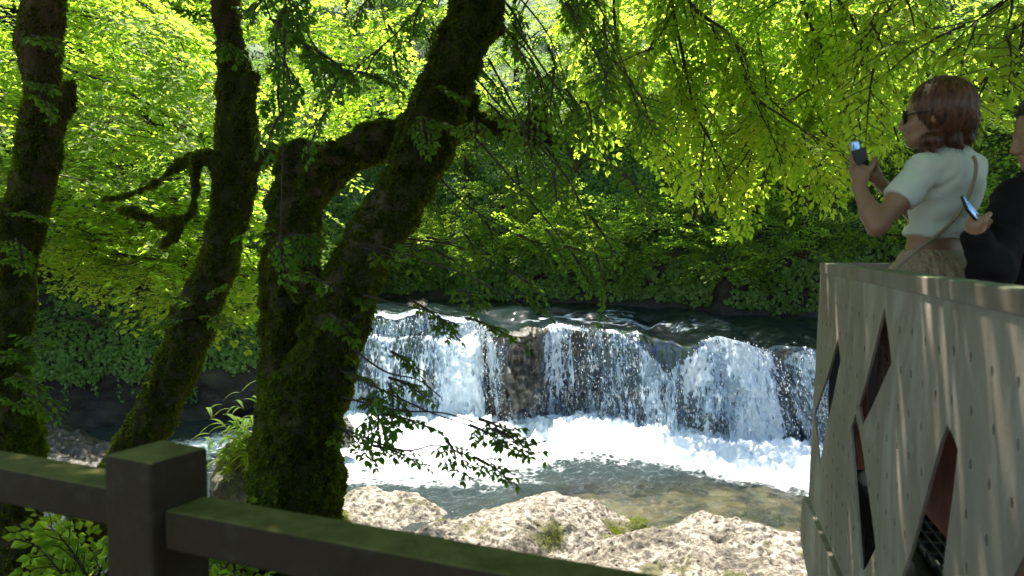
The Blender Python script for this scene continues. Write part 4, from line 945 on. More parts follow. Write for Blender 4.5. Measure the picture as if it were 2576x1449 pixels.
def bankpt(x, t, right=True):
    """on the bank at picture column x"""
    best = None
    sr = np.arange(SM, len(fp) - 1, .5) if right else np.arange(0, SM, .5)
    q = bank(sr, np.full(len(sr), float(t))); colx = q[:, 0] / q[:, 1] * FPX + 1288
    return q[np.argmin(np.abs(colx - x))]
for i, (x, t, R, H, lab) in enumerate((
    (1820, 24, .9, 1.3, 'bright bush low on the far bank, just left of the platform corner'), (1500, 27, 1.0, 1.5, 'leafy bush above the dark river edge behind the middle of the falls'),
    (1250, 26, 1.3, 1.7, 'sparkling bush beside the leaning trunk, low over the upper river'), (1050, 27, 1.2, 1.8, 'pale green bush behind the left end of the falls'),
    (1640, 36, 1.2, 1.6, 'bush half way up the bank beneath the drooping lime boughs'), (2010, 30, 1.1, 1.6, 'bush touching the far corner of the platform parapet'),
    (1380, 37, 1.5, 2.0, 'wide bush higher on the bank above the sparkling one'), (2160, 38, 1.3, 1.9, "bush behind the first visitor's raised hands"),
    (2500, 38, 1.3, 2.0, "bush between the two visitors' shoulders"), (1750, 44, 1.5, 2.0, 'bush under the lowest tip of the lime boughs'))):
    q = bankpt(x, t); bush(q + [0, -.3, 0], R, H, lab, 'leaf_lime' if i in (2, 3, 6, 0) else 'leaf_far', 56, 'bushes along the foot of the far bank', 100 + i)  # brighter leaf colour on some bushes stands in for sunlight on the bank
for i, (x, t, R, H, lab) in enumerate(((250, 40, 1.5, 2.0, 'grey green bush above the ivy curtain between the first two trunks'), (560, 42, 1.4, 2.2, 'bush above the ivy curtain right of the slanting trunk'), (130, 48, 1.6, 2.2, 'shaded bush beside the leftmost trunk'), (420, 50, 1.6, 2.0, 'shaded bush under the layered lime boughs'))):
    q = bankpt(x, t, False); bush(q + [0, -.3, 0], R, H, lab, 'leaf_ivy', 50, 'shaded bushes on the left part of the far bank', 140 + i)
for i, (x, t, R, H, lab) in enumerate(((960, 30, 1.0, 1.6, 'small bush between the twin tree and the upper river'), (1130, 34, 1.4, 1.8, 'light green bush just right of the leaning trunk above the river'), (1330, 31, 1.0, 1.3, 'small bush over the river edge right of the sparkling bush'), (1420, 30, 1.1, 1.2, 'bush dipping to the water behind the bare rock'),
    (1570, 34, 1.3, 1.3, 'round bush above the dark middle of the river edge'), (1690, 29, .9, 1.0, 'small dark bush at the river edge behind the chute'), (1900, 35, 1.3, 1.5, 'bush half way up between the drooping boughs and the platform'), (1260, 42, 1.7, 2.0, 'tall bush behind the end of the twin tree branch'), (1980, 44, 1.6, 1.9, "bush high on the bank left of the first visitor's hands"))):
    q = bankpt(x, t); bush(q + [0, -.4, 0], R, H, lab, 'leaf_lime' if i in (1, 2, 7) else 'leaf_far', 54, 'bushes along the foot of the far bank', 180 + i)  # lime leaf on a few: sun on the bank put into their colour
# trees on the far bank
TREES = [(1180, 44, 0, .85, 'far bank tree directly behind the leaning trunk, lowest of those there'), (1450, 46, 1, .8, 'far bank tree above the sparkling bush, lower row'), (1750, 50, 2, .95, 'far bank tree behind the tip of the lime boughs, lower row'),
         (2080, 48, 0, .85, "far bank tree beyond the first visitor's phones"), (2300, 52, 3, .8, "far bank tree behind the first visitor's face"), (2560, 48, 1, .8, "far bank tree behind the second visitor's head"), (2800, 50, 0, .8, 'far bank tree beyond the edge of the platform'),
         (960, 50, 2, 1.0, 'far bank tree seen under the curved bough of the twin tree'), (1300, 58, 3, .95, 'far bank tree in the second row left of the lime boughs'), (1600, 60, 0, 1.0, 'far bank tree in the second row behind the lime boughs'),
         (1950, 60, 1, .9, 'far bank tree in the second row above the platform corner'), (2250, 62, 2, 1.1, 'far bank tree in the second row above the first visitor'), (2520, 62, 3, .9, 'far bank tree in the second row above the second visitor'),
         (1100, 66, 1, 1.0, 'upper far bank tree behind the top of the leaning trunk'), (1420, 70, 0, 1.1, 'upper far bank tree right of the leaning trunk'), (1780, 72, 3, 1.0, 'upper far bank tree high above the falls'), (2150, 72, 1, 1.1, 'upper far bank tree at the top, left of the visitors'), (2520, 74, 0, 1.1, 'upper far bank tree at the top right corner'), (1080, 80, 0, 1.5, 'topmost far bank tree right behind the leaning trunk top'), (1350, 88, 1, 1.5, 'highest far bank tree right of the leaning trunk'),
         (1600, 80, 2, 1.3, 'topmost far bank tree over the middle of the falls'), (2000, 82, 0, 1.3, 'topmost far bank tree over the right of the falls'), (1250, 80, 3, 1.2, 'topmost far bank tree over the left of the falls'), (2400, 84, 1, 1.3, 'topmost far bank tree above the visitors')]
for i, (x, t, k, sc, lab) in enumerate(TREES):
    q = bankpt(x, t); far_tree(k, tuple(q + [0, 0, -.3]), rg.uniform(0, 6.28), sc, lab, 'trees on the far bank', 'leaf_ivy' if i % 3 == 1 else 'leaf_far')
TL2 = [(100, 52, 1, .8, 'left bank tree low behind the leftmost trunk'), (350, 54, 0, .8, 'left bank tree low between the first two trunks'), (620, 52, 2, .95, 'left bank tree low right of the slanting trunk'), (820, 50, 3, .8, 'left bank tree seen between the twin trunks'),
       (-50, 60, 3, .9, 'left bank tree at the very edge, second row'), (220, 64, 2, 1.1, 'left bank tree in the second row above the ivy'), (480, 66, 1, 1.0, 'left bank tree in the second row near the slanting trunk'), (700, 64, 0, 1.0, 'left bank tree in the second row beside the twin tree'),
       (80, 74, 0, 1.2, 'upper left bank tree behind the forked top'), (360, 76, 3, 1.1, 'upper left bank tree between the first trunks'), (640, 76, 1, 1.2, 'upper left bank tree right of the slanting trunk'), (880, 70, 2, 1.2, 'upper left bank tree behind the curved bough'), (760, 82, 1, 1.5, 'topmost left bank tree between the second trunk and the leaning one'), (980, 84, 3, 1.4, 'topmost left bank tree just left of the leaning trunk top'), (520, 86, 0, 1.5, 'topmost left bank tree over the slanting trunk'), (250, 86, 1, 1.5, 'topmost left bank tree right of the forked top'), (-250, 50, 0, 1.0, 'left bank tree beyond the picture edge')]
for i, (x, t, k, sc, lab) in enumerate(TL2):
    q = bankpt(x, t, False); far_tree(k, tuple(q + [0, 0, -.3]), rg.uniform(0, 6.28), sc, lab, 'trees on the left part of the far bank', 'leaf_ivy' if i % 3 == 0 else 'leaf_far')
for i, (x, t, k, sc, lab) in enumerate(((870, 62, 1, 1.3, 'far bank tree showing between the curved bough and the leaning trunk'), (930, 74, 0, 1.5, 'tall far bank tree left of the leaning trunk, above the curved bough'), (850, 86, 3, 1.7, 'highest far bank tree above the curved bough'), (1050, 88, 2, 1.8, 'highest far bank tree behind the top of the leaning trunk'))):
    q = bankpt(x, t); far_tree(k, tuple(q + [0, 0, -.3]), rg.uniform(0, 6.28), sc, lab, 'trees on the far bank')
for i, (x, t, k, sc, lab) in enumerate(((60, 38, 0, 1.1, 'tree leaning out over the dark pool beside the leftmost trunk'), (330, 40, 3, 1.0, 'tree leaning out over the dark pool between the first two trunks'), (600, 38, 2, 1.3, 'tree leaning out over the dark pool right of the slanting trunk'))):
    q = bankpt(x, t, False); far_tree(k, tuple(q + [0, 0, .2]), rg.uniform(0, 6.28), sc, lab, 'trees on the left part of the far bank')
OV = [
      (1760, 34, 3, 1.15, 'tree leaning over the upper river behind the right half of the falls'), (2040, 34, 0, 1.3, 'tree leaning over the upper river by the platform corner'), (2380, 34, 1, 1.2, 'tree leaning over the river beyond the first visitor')]
for i, (x, t, k, sc, lab) in enumerate(OV):
    q = bankpt(x, t); far_tree(k, tuple(q + [0, 0, .3]), rg.uniform(0, 6.28), sc, lab, 'trees leaning over the upper river')
# young plants on the near slope, seen under the rail
for i, (x, y, Yd, lab) in enumerate(((215, 1560, 4.0, 'young leafy plant under the rail left of the fence post'), (240, 1580, 3.4, 'low seedling close to the left side of the fence post'), (590, 1560, 3.8, 'young leafy plant under the rail right of the fence post'), (520, 1620, 3.3, 'low seedling close to the right side of the fence post'))):
    o_ = bush(P(x, y, Yd), .2, .26, lab, 'leaf_lime', 26, 'young plants behind the fence', 170 + i, SP_NEAR, sc=(.3, .55)); o_.name = 'young_plant'
# ferns on the upright boulder
fc = P(622, 1110, 8.2)
fo = empty('fern', tuple(fc)); tag(fo, 'fern tuft spilling over the upright boulder left of the twin trunk', 'fern'); fo.location = fc
FR = np.random.RandomState(5); pos, dr, nmm, sz = [], [], [], []; mb = MB()
for i in range(190):
    a0 = fc + FR.normal(0, 1, 3) * [.17, .1, .20]; az = FR.uniform(math.pi * .8, 2 * math.pi * 1.05); L = FR.uniform(.13, .27); d0 = np.array([math.cos(az), -abs(math.sin(az)) * .6, .35]); n = 20
    tt_ = np.linspace(0, 1, n)[:, None]; q = a0 + nrmz(d0) * L * tt_ + np.array([0, 0, -1.0]) * L * .8 * tt_ ** 2; mb.add(*tube(q, np.linspace(.003, .001, n), 3))
    tg = nrmz(np.gradient(q, axis=0)); sdv = nrmz(np.cross(tg, [0, 0, 1.]))
    for sgn in (-1, 1):
        pos.append(q); dr.append(nrmz(sdv * sgn + tg * .5)); nmm.append(np.cross(tg, sdv)); sz.append(L * .11 * np.sin(np.pi * (.12 + .85 * tt_[:, 0])) + .005)
lv = leaves(np.concatenate(pos), np.concatenate(dr), np.concatenate(nmm), np.concatenate(sz), 0)
mb.build('stems', M['twig'], fo); mesh('fronds', lv[0], lv[1], M['leaf_lime'], fo, smooth_=False)
# moss tufts on the limestone
for (ob, (X, Y, Z, ms)) in ROCKS[:4] + ROCKS[6:7]:
    r_ = np.random.RandomState(8); zt = Z.max(); w = (np.clip(ms - .55, 0, 1) * (Z > zt - .9) * (fbm(np.stack([X, Y, Z], -1) * 1.6 + 9, 3) > -.05)).ravel()
    if w.sum() < 1: continue
    n = 16000; i = r_.choice(w.size, n, p=w / w.sum()); p = np.stack([X.ravel()[i], Y.ravel()[i], Z.ravel()[i]], -1) + r_.normal(0, 1, (n, 3)) * [.05, .05, .008]
    lv = leaves(p, nrmz(r_.normal(0, .7, (n, 3)) + [0, -.5, .2]), r_.normal(0, 1, (n, 3)), r_.uniform(.012, .03, n), 0)
    mo_ = mesh('moss', lv[0], lv[1], M['moss'], ob, smooth_=False)
# ------------------------------------------------------------------ dark fence in front
m, nt, b = new_mat('fence_wood')
n1 = tex(nt, scale=4, detail=6, stretch=(1, 1, 1)); n2 = tex(nt, scale=40, detail=4)
g = nt.nodes.new("ShaderNodeNewGeometry"); sx = nt.nodes.new("ShaderNodeSeparateXYZ"); nt.links.new(g.outputs['Normal'], sx.inputs[0])
n5 = tex(nt, scale=14, detail=8, rough=.7); c = mixc(nt, n1, (.042, .029, .016), (.080, .056, .030)); c = mixc(nt, ramp(nt, n5, [(.5, (0, 0, 0)), (.7, (.6, .6, .6))]), c, (.09, .08, .05)); c = mixc(nt, ramp(nt, sx.outputs[2], [(.5, (0, 0, 0)), (.9, (1, 1, 1))]), c, mixc(nt, ramp(nt, n5, [(.35, (0, 0, 0)), (.65, (1, 1, 1))]), (.13, .12, .035), (.27, .25, .09)))  # upward faces painted paler olive, canopy light put into the colour
c = mixc(nt, math_(nt, 'MULTIPLY', n2, .3), c, (.02, .015, .01)); nt.links.new(c, b.inputs['Base Color']); b.inputs['Roughness'].default_value = .85; b.inputs['Specular IOR Level'].default_value = .15; bump(nt, b, n2, .6, .006); M['fence'] = m
FC = np.array([-.666, 1.432]); FA = math.radians(-23.5); fx_ = np.array([math.cos(FA), math.sin(FA), 0]); fy_ = np.array([-fx_[1], fx_[0], 0]); AX = np.array([fx_, fy_, [0, 0, 1]])
fence = empty('fence', (FC[0], FC[1], -1.5)); tag(fence, 'dark brown wooden fence with square post and tops coloured olive for canopy light, closest to the viewer', 'fence')
def bx(name, c, half, ax=AX, mat='fence', par=fence, bw=.006):
    o = mesh(name, *boxv(c, ax, half), M[mat], par, smooth_=False)
    if bw: bevel(o, bw)
    return o
PH = .3815
pax = np.array([[math.cos(-math.radians(27)), math.sin(-math.radians(27)), 0], [math.sin(math.radians(27)), math.cos(math.radians(27)), 0], [0, 0, 1]])
bx('post', np.array([FC[0], FC[1], (-PH - 1.65) / 2]), (.064, .064, (1.65 - PH) / 2), pax, bw=.008)
def rail(name, s0, s1, ztop, zl, hh=.036, hw=.047):
    a = np.array([FC[0], FC[1], 0]) + fx_ * s0; b_ = np.array([FC[0], FC[1], 0]) + fx_ * s1; a[2] = ztop - hh; b_[2] = zl - hh
    d = b_ - a; L = np.linalg.norm(d); d /= L; up = nrmz(np.cross(d, fy_)); up = up if up[2] > 0 else -up
    return bx(name, (a + b_) / 2, (L / 2, hw, hh), np.array([d, fy_, up]))
rail('rail', .066, 1.66, -.472, -.478); rail('rail', -.066, -2.4, -.450, -.43)
rail('rail', .066, 1.66, -1.0, -1.0); rail('rail', -.066, -2.4, -.98, -.96)
bx('post', np.array([FC[0], FC[1], 0]) - fx_ * 2.47 + [0, 0, -1.0], (.064, .064, .65), pax, bw=.008)

# ------------------------------------------------------------------ viewing platform
TH = math.atan((1763 - 1288) / FPX); dv = np.array([-math.sin(TH), -math.cos(TH), 0]); ev = np.array([math.cos(TH), -math.sin(TH), 0]); nL = -ev
C0 = P(2065, 662, 4.1); ZT = C0[2]; C0z = np.array([C0[0], C0[1], 0])
def wh(cx, cy):
    """crop pixel of the parapet -> (distance from the far corner, height)"""
    px, py = 1980.6 + cx * .5591, 638.9 + cy * .5591
    d = P(px, py, 1.0); t = (C0z @ nL) / (d @ nL); q = d * t; return ((q - C0z) @ dv, q[2])
def panel(outer, holes, org, au, an, th, name, mat, par, off=0.0):
    """flat sheet with cut-outs: 2D triangulation extruded by th along an"""
    vs, ed, fc = [], [], []
    for lp_ in [outer] + holes:
        n0 = len(vs); vs += [Vector(v) for v in lp_]; fc.append(list(range(n0, n0 + len(lp_))))
    for f in fc: ed += [(f[i], f[(i + 1) % len(f)]) for i in range(len(f))]
    V2, E2, F2, *_ = delaunay_2d_cdt(vs, ed, [], 0, 1e-6)
    V2 = np.array([tuple(v) for v in V2]); F2 = np.array([f for f in F2 if len(f) == 3])
    c = V2[F2].mean(1)
    def inside(poly, pt):
        poly = np.array(poly); r = np.zeros(len(pt), bool)
        for i in range(len(poly)):
            (x0, y0), (x1, y1) = poly[i], poly[(i + 1) % len(poly)]
            if y0 == y1: continue
            k = ((y0 > pt[:, 1]) != (y1 > pt[:, 1])) & (pt[:, 0] < (x1 - x0) * (pt[:, 1] - y0) / (y1 - y0) + x0); r ^= k
        return r
    k = inside(outer, c)
    for h in holes: k &= ~inside(h, c)
    F2 = F2[k]; n = len(V2); e = np.concatenate([F2[:, [0, 1]], F2[:, [1, 2]], F2[:, [2, 0]]]); es = np.sort(e, 1)
    u, inv, cnt = np.unique(es, axis=0, return_inverse=True, return_counts=True); bd = e[cnt[inv.ravel()] == 1]
    base = org + V2[:, :1] * au + V2[:, 1:2] * np.array([0, 0, 1.]) + an * off
    V = np.concatenate([base, base + an * th]); Q = np.stack([bd[:, 0], bd[:, 1], bd[:, 1] + n, bd[:, 0] + n], 1)
    return mesh(name, V, [np.concatenate([F2, F2[:, ::-1] + n]), Q[:, ::-1]], M[mat], par, smooth_=False)
m, nt, b = new_mat('concrete_panel')
n1 = tex(nt, scale=2.2, detail=8, rough=.6, stretch=(1, 1, .35)); n2 = tex(nt, scale=3.2, detail=9, rough=.75, stretch=(1, 1, .42), dist=.8); n3 = tex(nt, scale=90, detail=3)
c = ramp(nt, n1, [(.3, (.21, .165, .125)), (.5, (.30, .245, .19)), (.7, (.41, .35, .29))])
c = mixc(nt, ramp(nt, n2, [(.48, (0, 0, 0)), (.62, (.7, .7, .7))]), c, (.48, .43, .37)); n4 = tex(nt, scale=26, detail=4, rough=.7, stretch=(1, 1, .05)); c = mixc(nt, ramp(nt, n4, [(.52, (0, 0, 0)), (.72, (.08, .08, .08))]), c, (.10, .08, .06)); c = mixc(nt, math_(nt, 'MULTIPLY', n3, .25), c, (.12, .10, .08))
nt.links.new(c, b.inputs['Base Color']); b.inputs['Roughness'].default_value = .85; bump(nt, b, n3, .25, .003); M['concrete'] = m
m, nt, b = new_mat('capping'); n1 = tex(nt, scale=6, detail=8)
nt.links.new(ramp(nt, n1, [(.3, (.17, .17, .12)), (.5, (.25, .26, .18)), (.7, (.32, .31, .26))]), b.inputs['Base Color']); b.inputs['Roughness'].default_value = .8; bump(nt, b, n1, .3, .004); M['cap'] = m
g = nt.nodes.new('ShaderNodeNewGeometry'); sx = nt.nodes.new('ShaderNodeSeparateXYZ'); nt.links.new(g.outputs['Normal'], sx.inputs[0])
nt.links.new(mixc(nt, ramp(nt, sx.outputs[2], [(.4, (0, 0, 0)), (.8, (1, 1, 1))]), ramp(nt, n1, [(.3, (.17, .135, .10)), (.6, (.26, .21, .165))]), ramp(nt, n1, [(.3, (.10, .12, .05)), (.6, (.22, .23, .14))])), b.inputs['Base Color'])
m, nt, b = new_mat('rust'); n1 = tex(nt, scale=8, detail=8)
nt.links.new(ramp(nt, n1, [(.3, (.48, .16, .09)), (.6, (.70, .30, .19))]), b.inputs['Base Color']); b.inputs['Roughness'].default_value = .7; M['rust'] = m
m, nt, b = new_mat('dark_steel_and_shade'); b.inputs['Base Color'].default_value = (.035, .03, .03, 1); b.inputs['Roughness'].default_value = .5; b.inputs['Metallic'].default_value = .3; M['steel_and_shade'] = m
plat = empty('viewing_platform', (C0[0], C0[1], -1.1)); tag(plat, 'viewing platform walled with perforated concrete panels cut by slanting openings', 'platform')
LEN = 5.4
outer = [(0, ZT - .001), (LEN, ZT - .001), (LEN, -2.6), (2.2, -2.6), wh(330, 1625), wh(250, 1449), wh(95, 1090)]
holes = [[wh(*q) for q in h] for h in (
    [(228, 380), (239, 480), (207, 640), (180, 760), (145, 950), (123, 715), (188, 525)],
    [(437, 240), (455, 370), (470, 488), (415, 610), (380, 690), (338, 772), (330, 720), (322, 685), (350, 590), (390, 430)],
    [(307, 720), (322, 790), (340, 890), (352, 980), (372, 1120), (398, 1322), (362, 1395), (345, 1425), (333, 1415), (318, 1200), (300, 960), (286, 785)],
    [(718, 765), (742, 812), (768, 880), (745, 1080), (722, 1250), (700, 1420), (690, 1600), (480, 1600), (515, 1449), (560, 1330), (620, 1100), (683, 870)],
    [(1100, 1290), (1150, 1420), (1120, 1600), (1005, 1600), (1012, 1460)])]
A0, Z0 = wh(160, 197); A1, _ = wh(928, 527); sp_ = (A1 - A0) / 18; _, Z1 = wh(155, 303); sz_ = Z0 - Z1
perf = []
def near_hole(a, z):
    for h in holes:
        h = np.array(h); p0, p1 = h, np.roll(h, -1, 0); e = p1 - p0; w = np.array([a, z]) - p0; t = np.clip((w * e).sum(1) / (e * e).sum(1), 0, 1)
        if np.linalg.norm(w - t[:, None] * e, axis=1).min() < .03: return True
        ins = False
        for (x0, y0), (x1, y1) in zip(p0, p1):
            if (y0 > z) != (y1 > z) and a < (x1 - x0) * (z - y0) / (y1 - y0) + x0: ins = not ins
        if ins: return True
    return False
for i in range(0, 36):
    for j in range(0, 13):
        a = A0 + i * sp_ + .012 * math.sin(j * 2.1 + i); z = Z0 - j * sz_ - .008 * math.cos(i * 1.7)
        if a > LEN - .1 or (j > 6 and a < .12 + (j - 6) * .07) or near_hole(a, z): continue
        perf.append([(a + .0085 * math.cos(q), z + .0145 * math.sin(q)) for q in np.arange(6) * math.pi / 3])
sidep = panel(outer, holes + perf, C0z, dv, nL, -.009, 'side_panel', 'concrete', plat)
# folded lower corner piece
lo = [wh(*q) for q in ((92, 1093), (247, 1452), (328, 1628), (150, 1628), (108, 1449), (75, 1290), (80, 1112))]
panel(lo, [], C0z, dv, nL, -.03, 'corner_panel', 'concrete', plat, off=.02)
kk_ = [wh(*q) for q in ((75, 1295), (108, 1449), (150, 1628), (120, 1628), (95, 1449), (74, 1310))]
panel(kk_, [], C0z, dv, nL, -.03, 'edge_strip', 'rust', plat, off=.0)
# capping along both walls
cap_ax = np.array([dv, nL, [0, 0, 1]]); c_ = C0z + dv * LEN / 2 + nL * -.031; c_[2] = ZT - .024
bx('capping', c_, (LEN / 2 + .012, .036, .0265), cap_ax, 'cap', plat, .004)
c_ = C0z + ev * 1.25; c_[2] = ZT - .024; bx('capping', c_ + dv * .02 + ev * .02, (1.2, .036, .026), np.array([ev, dv, [0, 0, 1]]), 'cap', plat, .004)
fo_ = [(.05, ZT - .05), (2.5, ZT - .05), (2.5, -1.6), (.05, -1.6)]
fh = [[(.34, -.35), (.62, -.22), (.80, -.60), (.62, -1.45), (.40, -1.3)], [(1.0, -.5), (1.3, -.3), (1.5, -.9), (1.2, -1.2)]]
panel(fo_, fh, C0z + dv * .01, ev, dv, .022, 'far_panel', 'steel_and_shade', plat)  # dark colour paints the shade on the wall's inner face
# inner leaf of rust brown sheet, floor grating, beams
il = [(.85, ZT - .055), (LEN, ZT - .055), (LEN, -.90), (.85, -.90)]
panel(il, [], C0z - nL * .13, dv, nL, -.006, 'inner_panel', 'rust', plat)
FZ = -1.03; mb = MB()
for i in range(62):
    w = .14 + i * .036; c_ = C0z + ev * w + dv * (LEN / 2); c_[2] = FZ - .015; mb.add(*boxv(c_, np.array([dv, ev, [0, 0, 1]]), (LEN / 2 - .03, .004, .015)))
for i in range(50):
    c_ = C0z + dv * (.08 + i * .105) + ev * 1.25; c_[2] = FZ - .012; mb.add(*boxv(c_, np.array([ev, dv, [0, 0, 1]]), (1.12, .006, .010)))
mb.build('floor_grating', M['steel_and_shade'], plat, smooth_=False)
for w, q in ((.12, 'beam'), (2.3, 'beam')):
    c_ = C0z + ev * w + dv * (LEN / 2); c_[2] = FZ - .12; bx('beam', c_, (LEN / 2 - .05, .03, .085), np.array([dv, ev, [0, 0, 1]]), 'steel_and_shade', plat, .003)
for a_, w in ((.5, .2), (4.6, .2), (.5, 2.2), (4.6, 2.2)):
    c_ = C0z + dv * a_ + ev * w; c_[2] = -2.5; bx('pillar', c_, (.06, .06, 1.3), np.array([dv, ev, [0, 0, 1]]), 'steel_and_shade', plat, .004)
c_ = C0z + dv * .62 + ev * .10; c_[2] = -.55; bx('stanchion', c_, (.02, .02, .46), np.array([dv, ev, [0, 0, 1]]), 'rust', plat, .003)
# ------------------------------------------------------------------ people
m, nt, b = new_mat('skin'); n1 = tex(nt, scale=30, detail=3)
nt.links.new(mixc(nt, n1, (.28, .15, .085), (.36, .20, .12)), b.inputs['Base Color']); b.inputs['Roughness'].default_value = .5
b.inputs['Subsurface Weight'].default_value = .08; b.inputs['Subsurface Radius'].default_value = (.02, .01, .005); M['skin'] = m
def cloth(name, c1, c2, scale=220, bs=.3, rough=.9, bd=.002):
    m, nt, b = new_mat(name); n1 = tex(nt, scale=scale, detail=2); n2 = tex(nt, scale=6, detail=3)
    nt.links.new(mixc(nt, n2, c1, c2), b.inputs['Base Color']); b.inputs['Roughness'].default_value = rough; b.inputs['Sheen Weight'].default_value = .2; bump(nt, b, n1, bs, bd); M[name] = m; return m, nt, b
cloth('shirt', (.60, .62, .54), (.68, .70, .62)); cloth('jacket', (.006, .005, .006), (.014, .010, .012), 120)[2].inputs['Sheen Weight'].default_value = 0
M['jacket'].node_tree.nodes['Principled BSDF'].inputs['Specular IOR Level'].default_value = .2
m, nt, b = new_mat('trousers'); v = tex(nt, 'vor', scale=75); n2 = tex(nt, scale=10, detail=4)
nt.links.new(mixc(nt, n2, (.36, .26, .16), (.48, .36, .24)), b.inputs['Base Color']); b.inputs['Roughness'].default_value = .9; bump(nt, b, v, 1.0, .008); M['trousers'] = m
m, nt, b = new_mat('hair'); n1 = tex(nt, scale=9, detail=5, stretch=(8, 8, .7))
nt.links.new(ramp(nt, n1, [(.35, (.026, .010, .005)), (.65, (.17, .058, .022))]), b.inputs['Base Color']); b.inputs['Roughness'].default_value = .42; bump(nt, b, n1, .8, .01); M['hair'] = m
m, nt, b = new_mat('hair_dark'); n1 = tex(nt, scale=9, detail=5, stretch=(8, 8, .7))
nt.links.new(ramp(nt, n1, [(.35, (.010, .006, .005)), (.65, (.05, .026, .018))]), b.inputs['Base Color']); b.inputs['Roughness'].default_value = .45; bump(nt, b, n1, .8, .01); M['hair_dark'] = m
def plain(name, col, rough=.4, metal=0, emis=None, es=1):
    m, nt, b = new_mat(name); b.inputs['Base Color'].default_value = (*col, 1); b.inputs['Roughness'].default_value = rough; b.inputs['Metallic'].default_value = metal
    if emis: b.inputs['Emission Color'].default_value = (*emis, 1); b.inputs['Emission Strength'].default_value = es
    M[name] = m
plain('black_plastic', (.012, .011, .012), .35); plain('silver', (.35, .35, .34), .35, .6); plain('strap', (.33, .27, .18), .6); plain('lens', (.01, .008, .01), .08); plain('sole', (.55, .50, .42), .7)
m, nt, b = new_mat('lit_screen'); n1 = tex(nt, scale=28, detail=3, stretch=(1, 1, .6)); c = ramp(nt, n1, [(.42, (.02, .05, .10)), (.52, (.10, .22, .42)), (.7, (.25, .42, .65))])
nt.links.new(c, b.inputs['Emission Color']); b.inputs['Emission Strength'].default_value = .6; b.inputs['Base Color'].default_value = (.01, .01, .01, 1); b.inputs['Roughness'].default_value = .15; M['screen'] = m
UP = np.array([0, 0, 1.])
def frame3(fw):
    fw = nrmz(np.array(fw, float)); rt = nrmz(np.cross(fw, UP)); return fw, rt, np.cross(rt, fw)
def head(S, c, fw, s=1.0):
    f, r, u = frame3(fw); A = np.array([f, r, u]); at = lambda a, b_, d: c + (f * a + r * b_ + u * d) * s
    S.ell(at(-.012, 0, .028), (.098 * s, .076 * s, .088 * s), A, .015); S.ell(at(.028, 0, -.03), (.066 * s, .058 * s, .085 * s), A, .02)
    S.ell(at(.068, 0, -.096), (.024 * s, .026 * s, .020 * s), A, .02); S.ell(at(.04, 0, -.085), (.045 * s, .048 * s, .03 * s), A, .02)
    S.cap(at(.088, 0, .01), .008 * s, at(.108, 0, -.032), .012 * s, .012); S.ell(at(.098, .010, -.038), (.012 * s,) * 3, A, .006); S.ell(at(.098, -.010, -.038), (.012 * s,) * 3, A, .006)
    S.ell(at(.092, 0, -.060), (.010 * s, .022 * s, .006 * s), A, .006); S.ell(at(.089, 0, -.071), (.010 * s, .018 * s, .007 * s), A, .006)
    S.cap(at(.080, .02, .022), .012 * s, at(.074, .045, .02), .010 * s, .012); S.cap(at(.080, -.02, .022), .012 * s, at(.074, -.045, .02), .010 * s, .012)
    for q in (-1, 1):
        S.ell(at(.062, .034 * q, -.028), (.025 * s, .02 * s, .022 * s), A, .02); S.ell(at(-.008, .076 * q, -.012), (.016 * s, .008 * s, .030 * s), A, .006)
        S.ell(at(.076, .031 * q, .001), (.013 * s, .016 * s, .010 * s), A, .005)
    return f, r, u
def finger(S, pts, r0=.0088, r1=.0068):
    pts = np.array(pts, float); S.path(pts, np.linspace(r0, r1, len(pts)), .004)
def add_mesh(S, name, mat, par, it=1, disp=None):
    V, F = S.mesh(); V = relax(V, F, it)
    if disp is not None: V = V + vnormals(V, F) * disp(V)[:, None]
    return mesh(name, V, F, M[mat], par)
def phone(c, long_, across, size, label, mat='black_plastic', screen=None):
    """slab centred at c; long_ is its long edge, across its short one"""
    long_ = nrmz(np.array(long_, float)); n_ = nrmz(np.cross(across, long_)); ac = np.cross(long_, n_); A = np.array([ac, long_, n_])
    o = empty('phone', tuple(c)); tag(o, label, 'phone'); w, h, t = size
    bd = mesh('body', *boxv(c, A, (w / 2, h / 2, t / 2)), M[mat], o, smooth_=False); bevel(bd, .003, 3)
    if screen: mesh('screen', *boxv(c + n_ * (t / 2) * screen, A, (w / 2 - .004, h / 2 - .005, .0006)), M['screen'], o, smooth_=False)
    else: mesh('camera_bump', *boxv(c + n_ * (-t / 2) + long_ * h * .33 - ac * w * .2, A, (.010, .014, .0015)), M['lens'], o, smooth_=False)
    return o

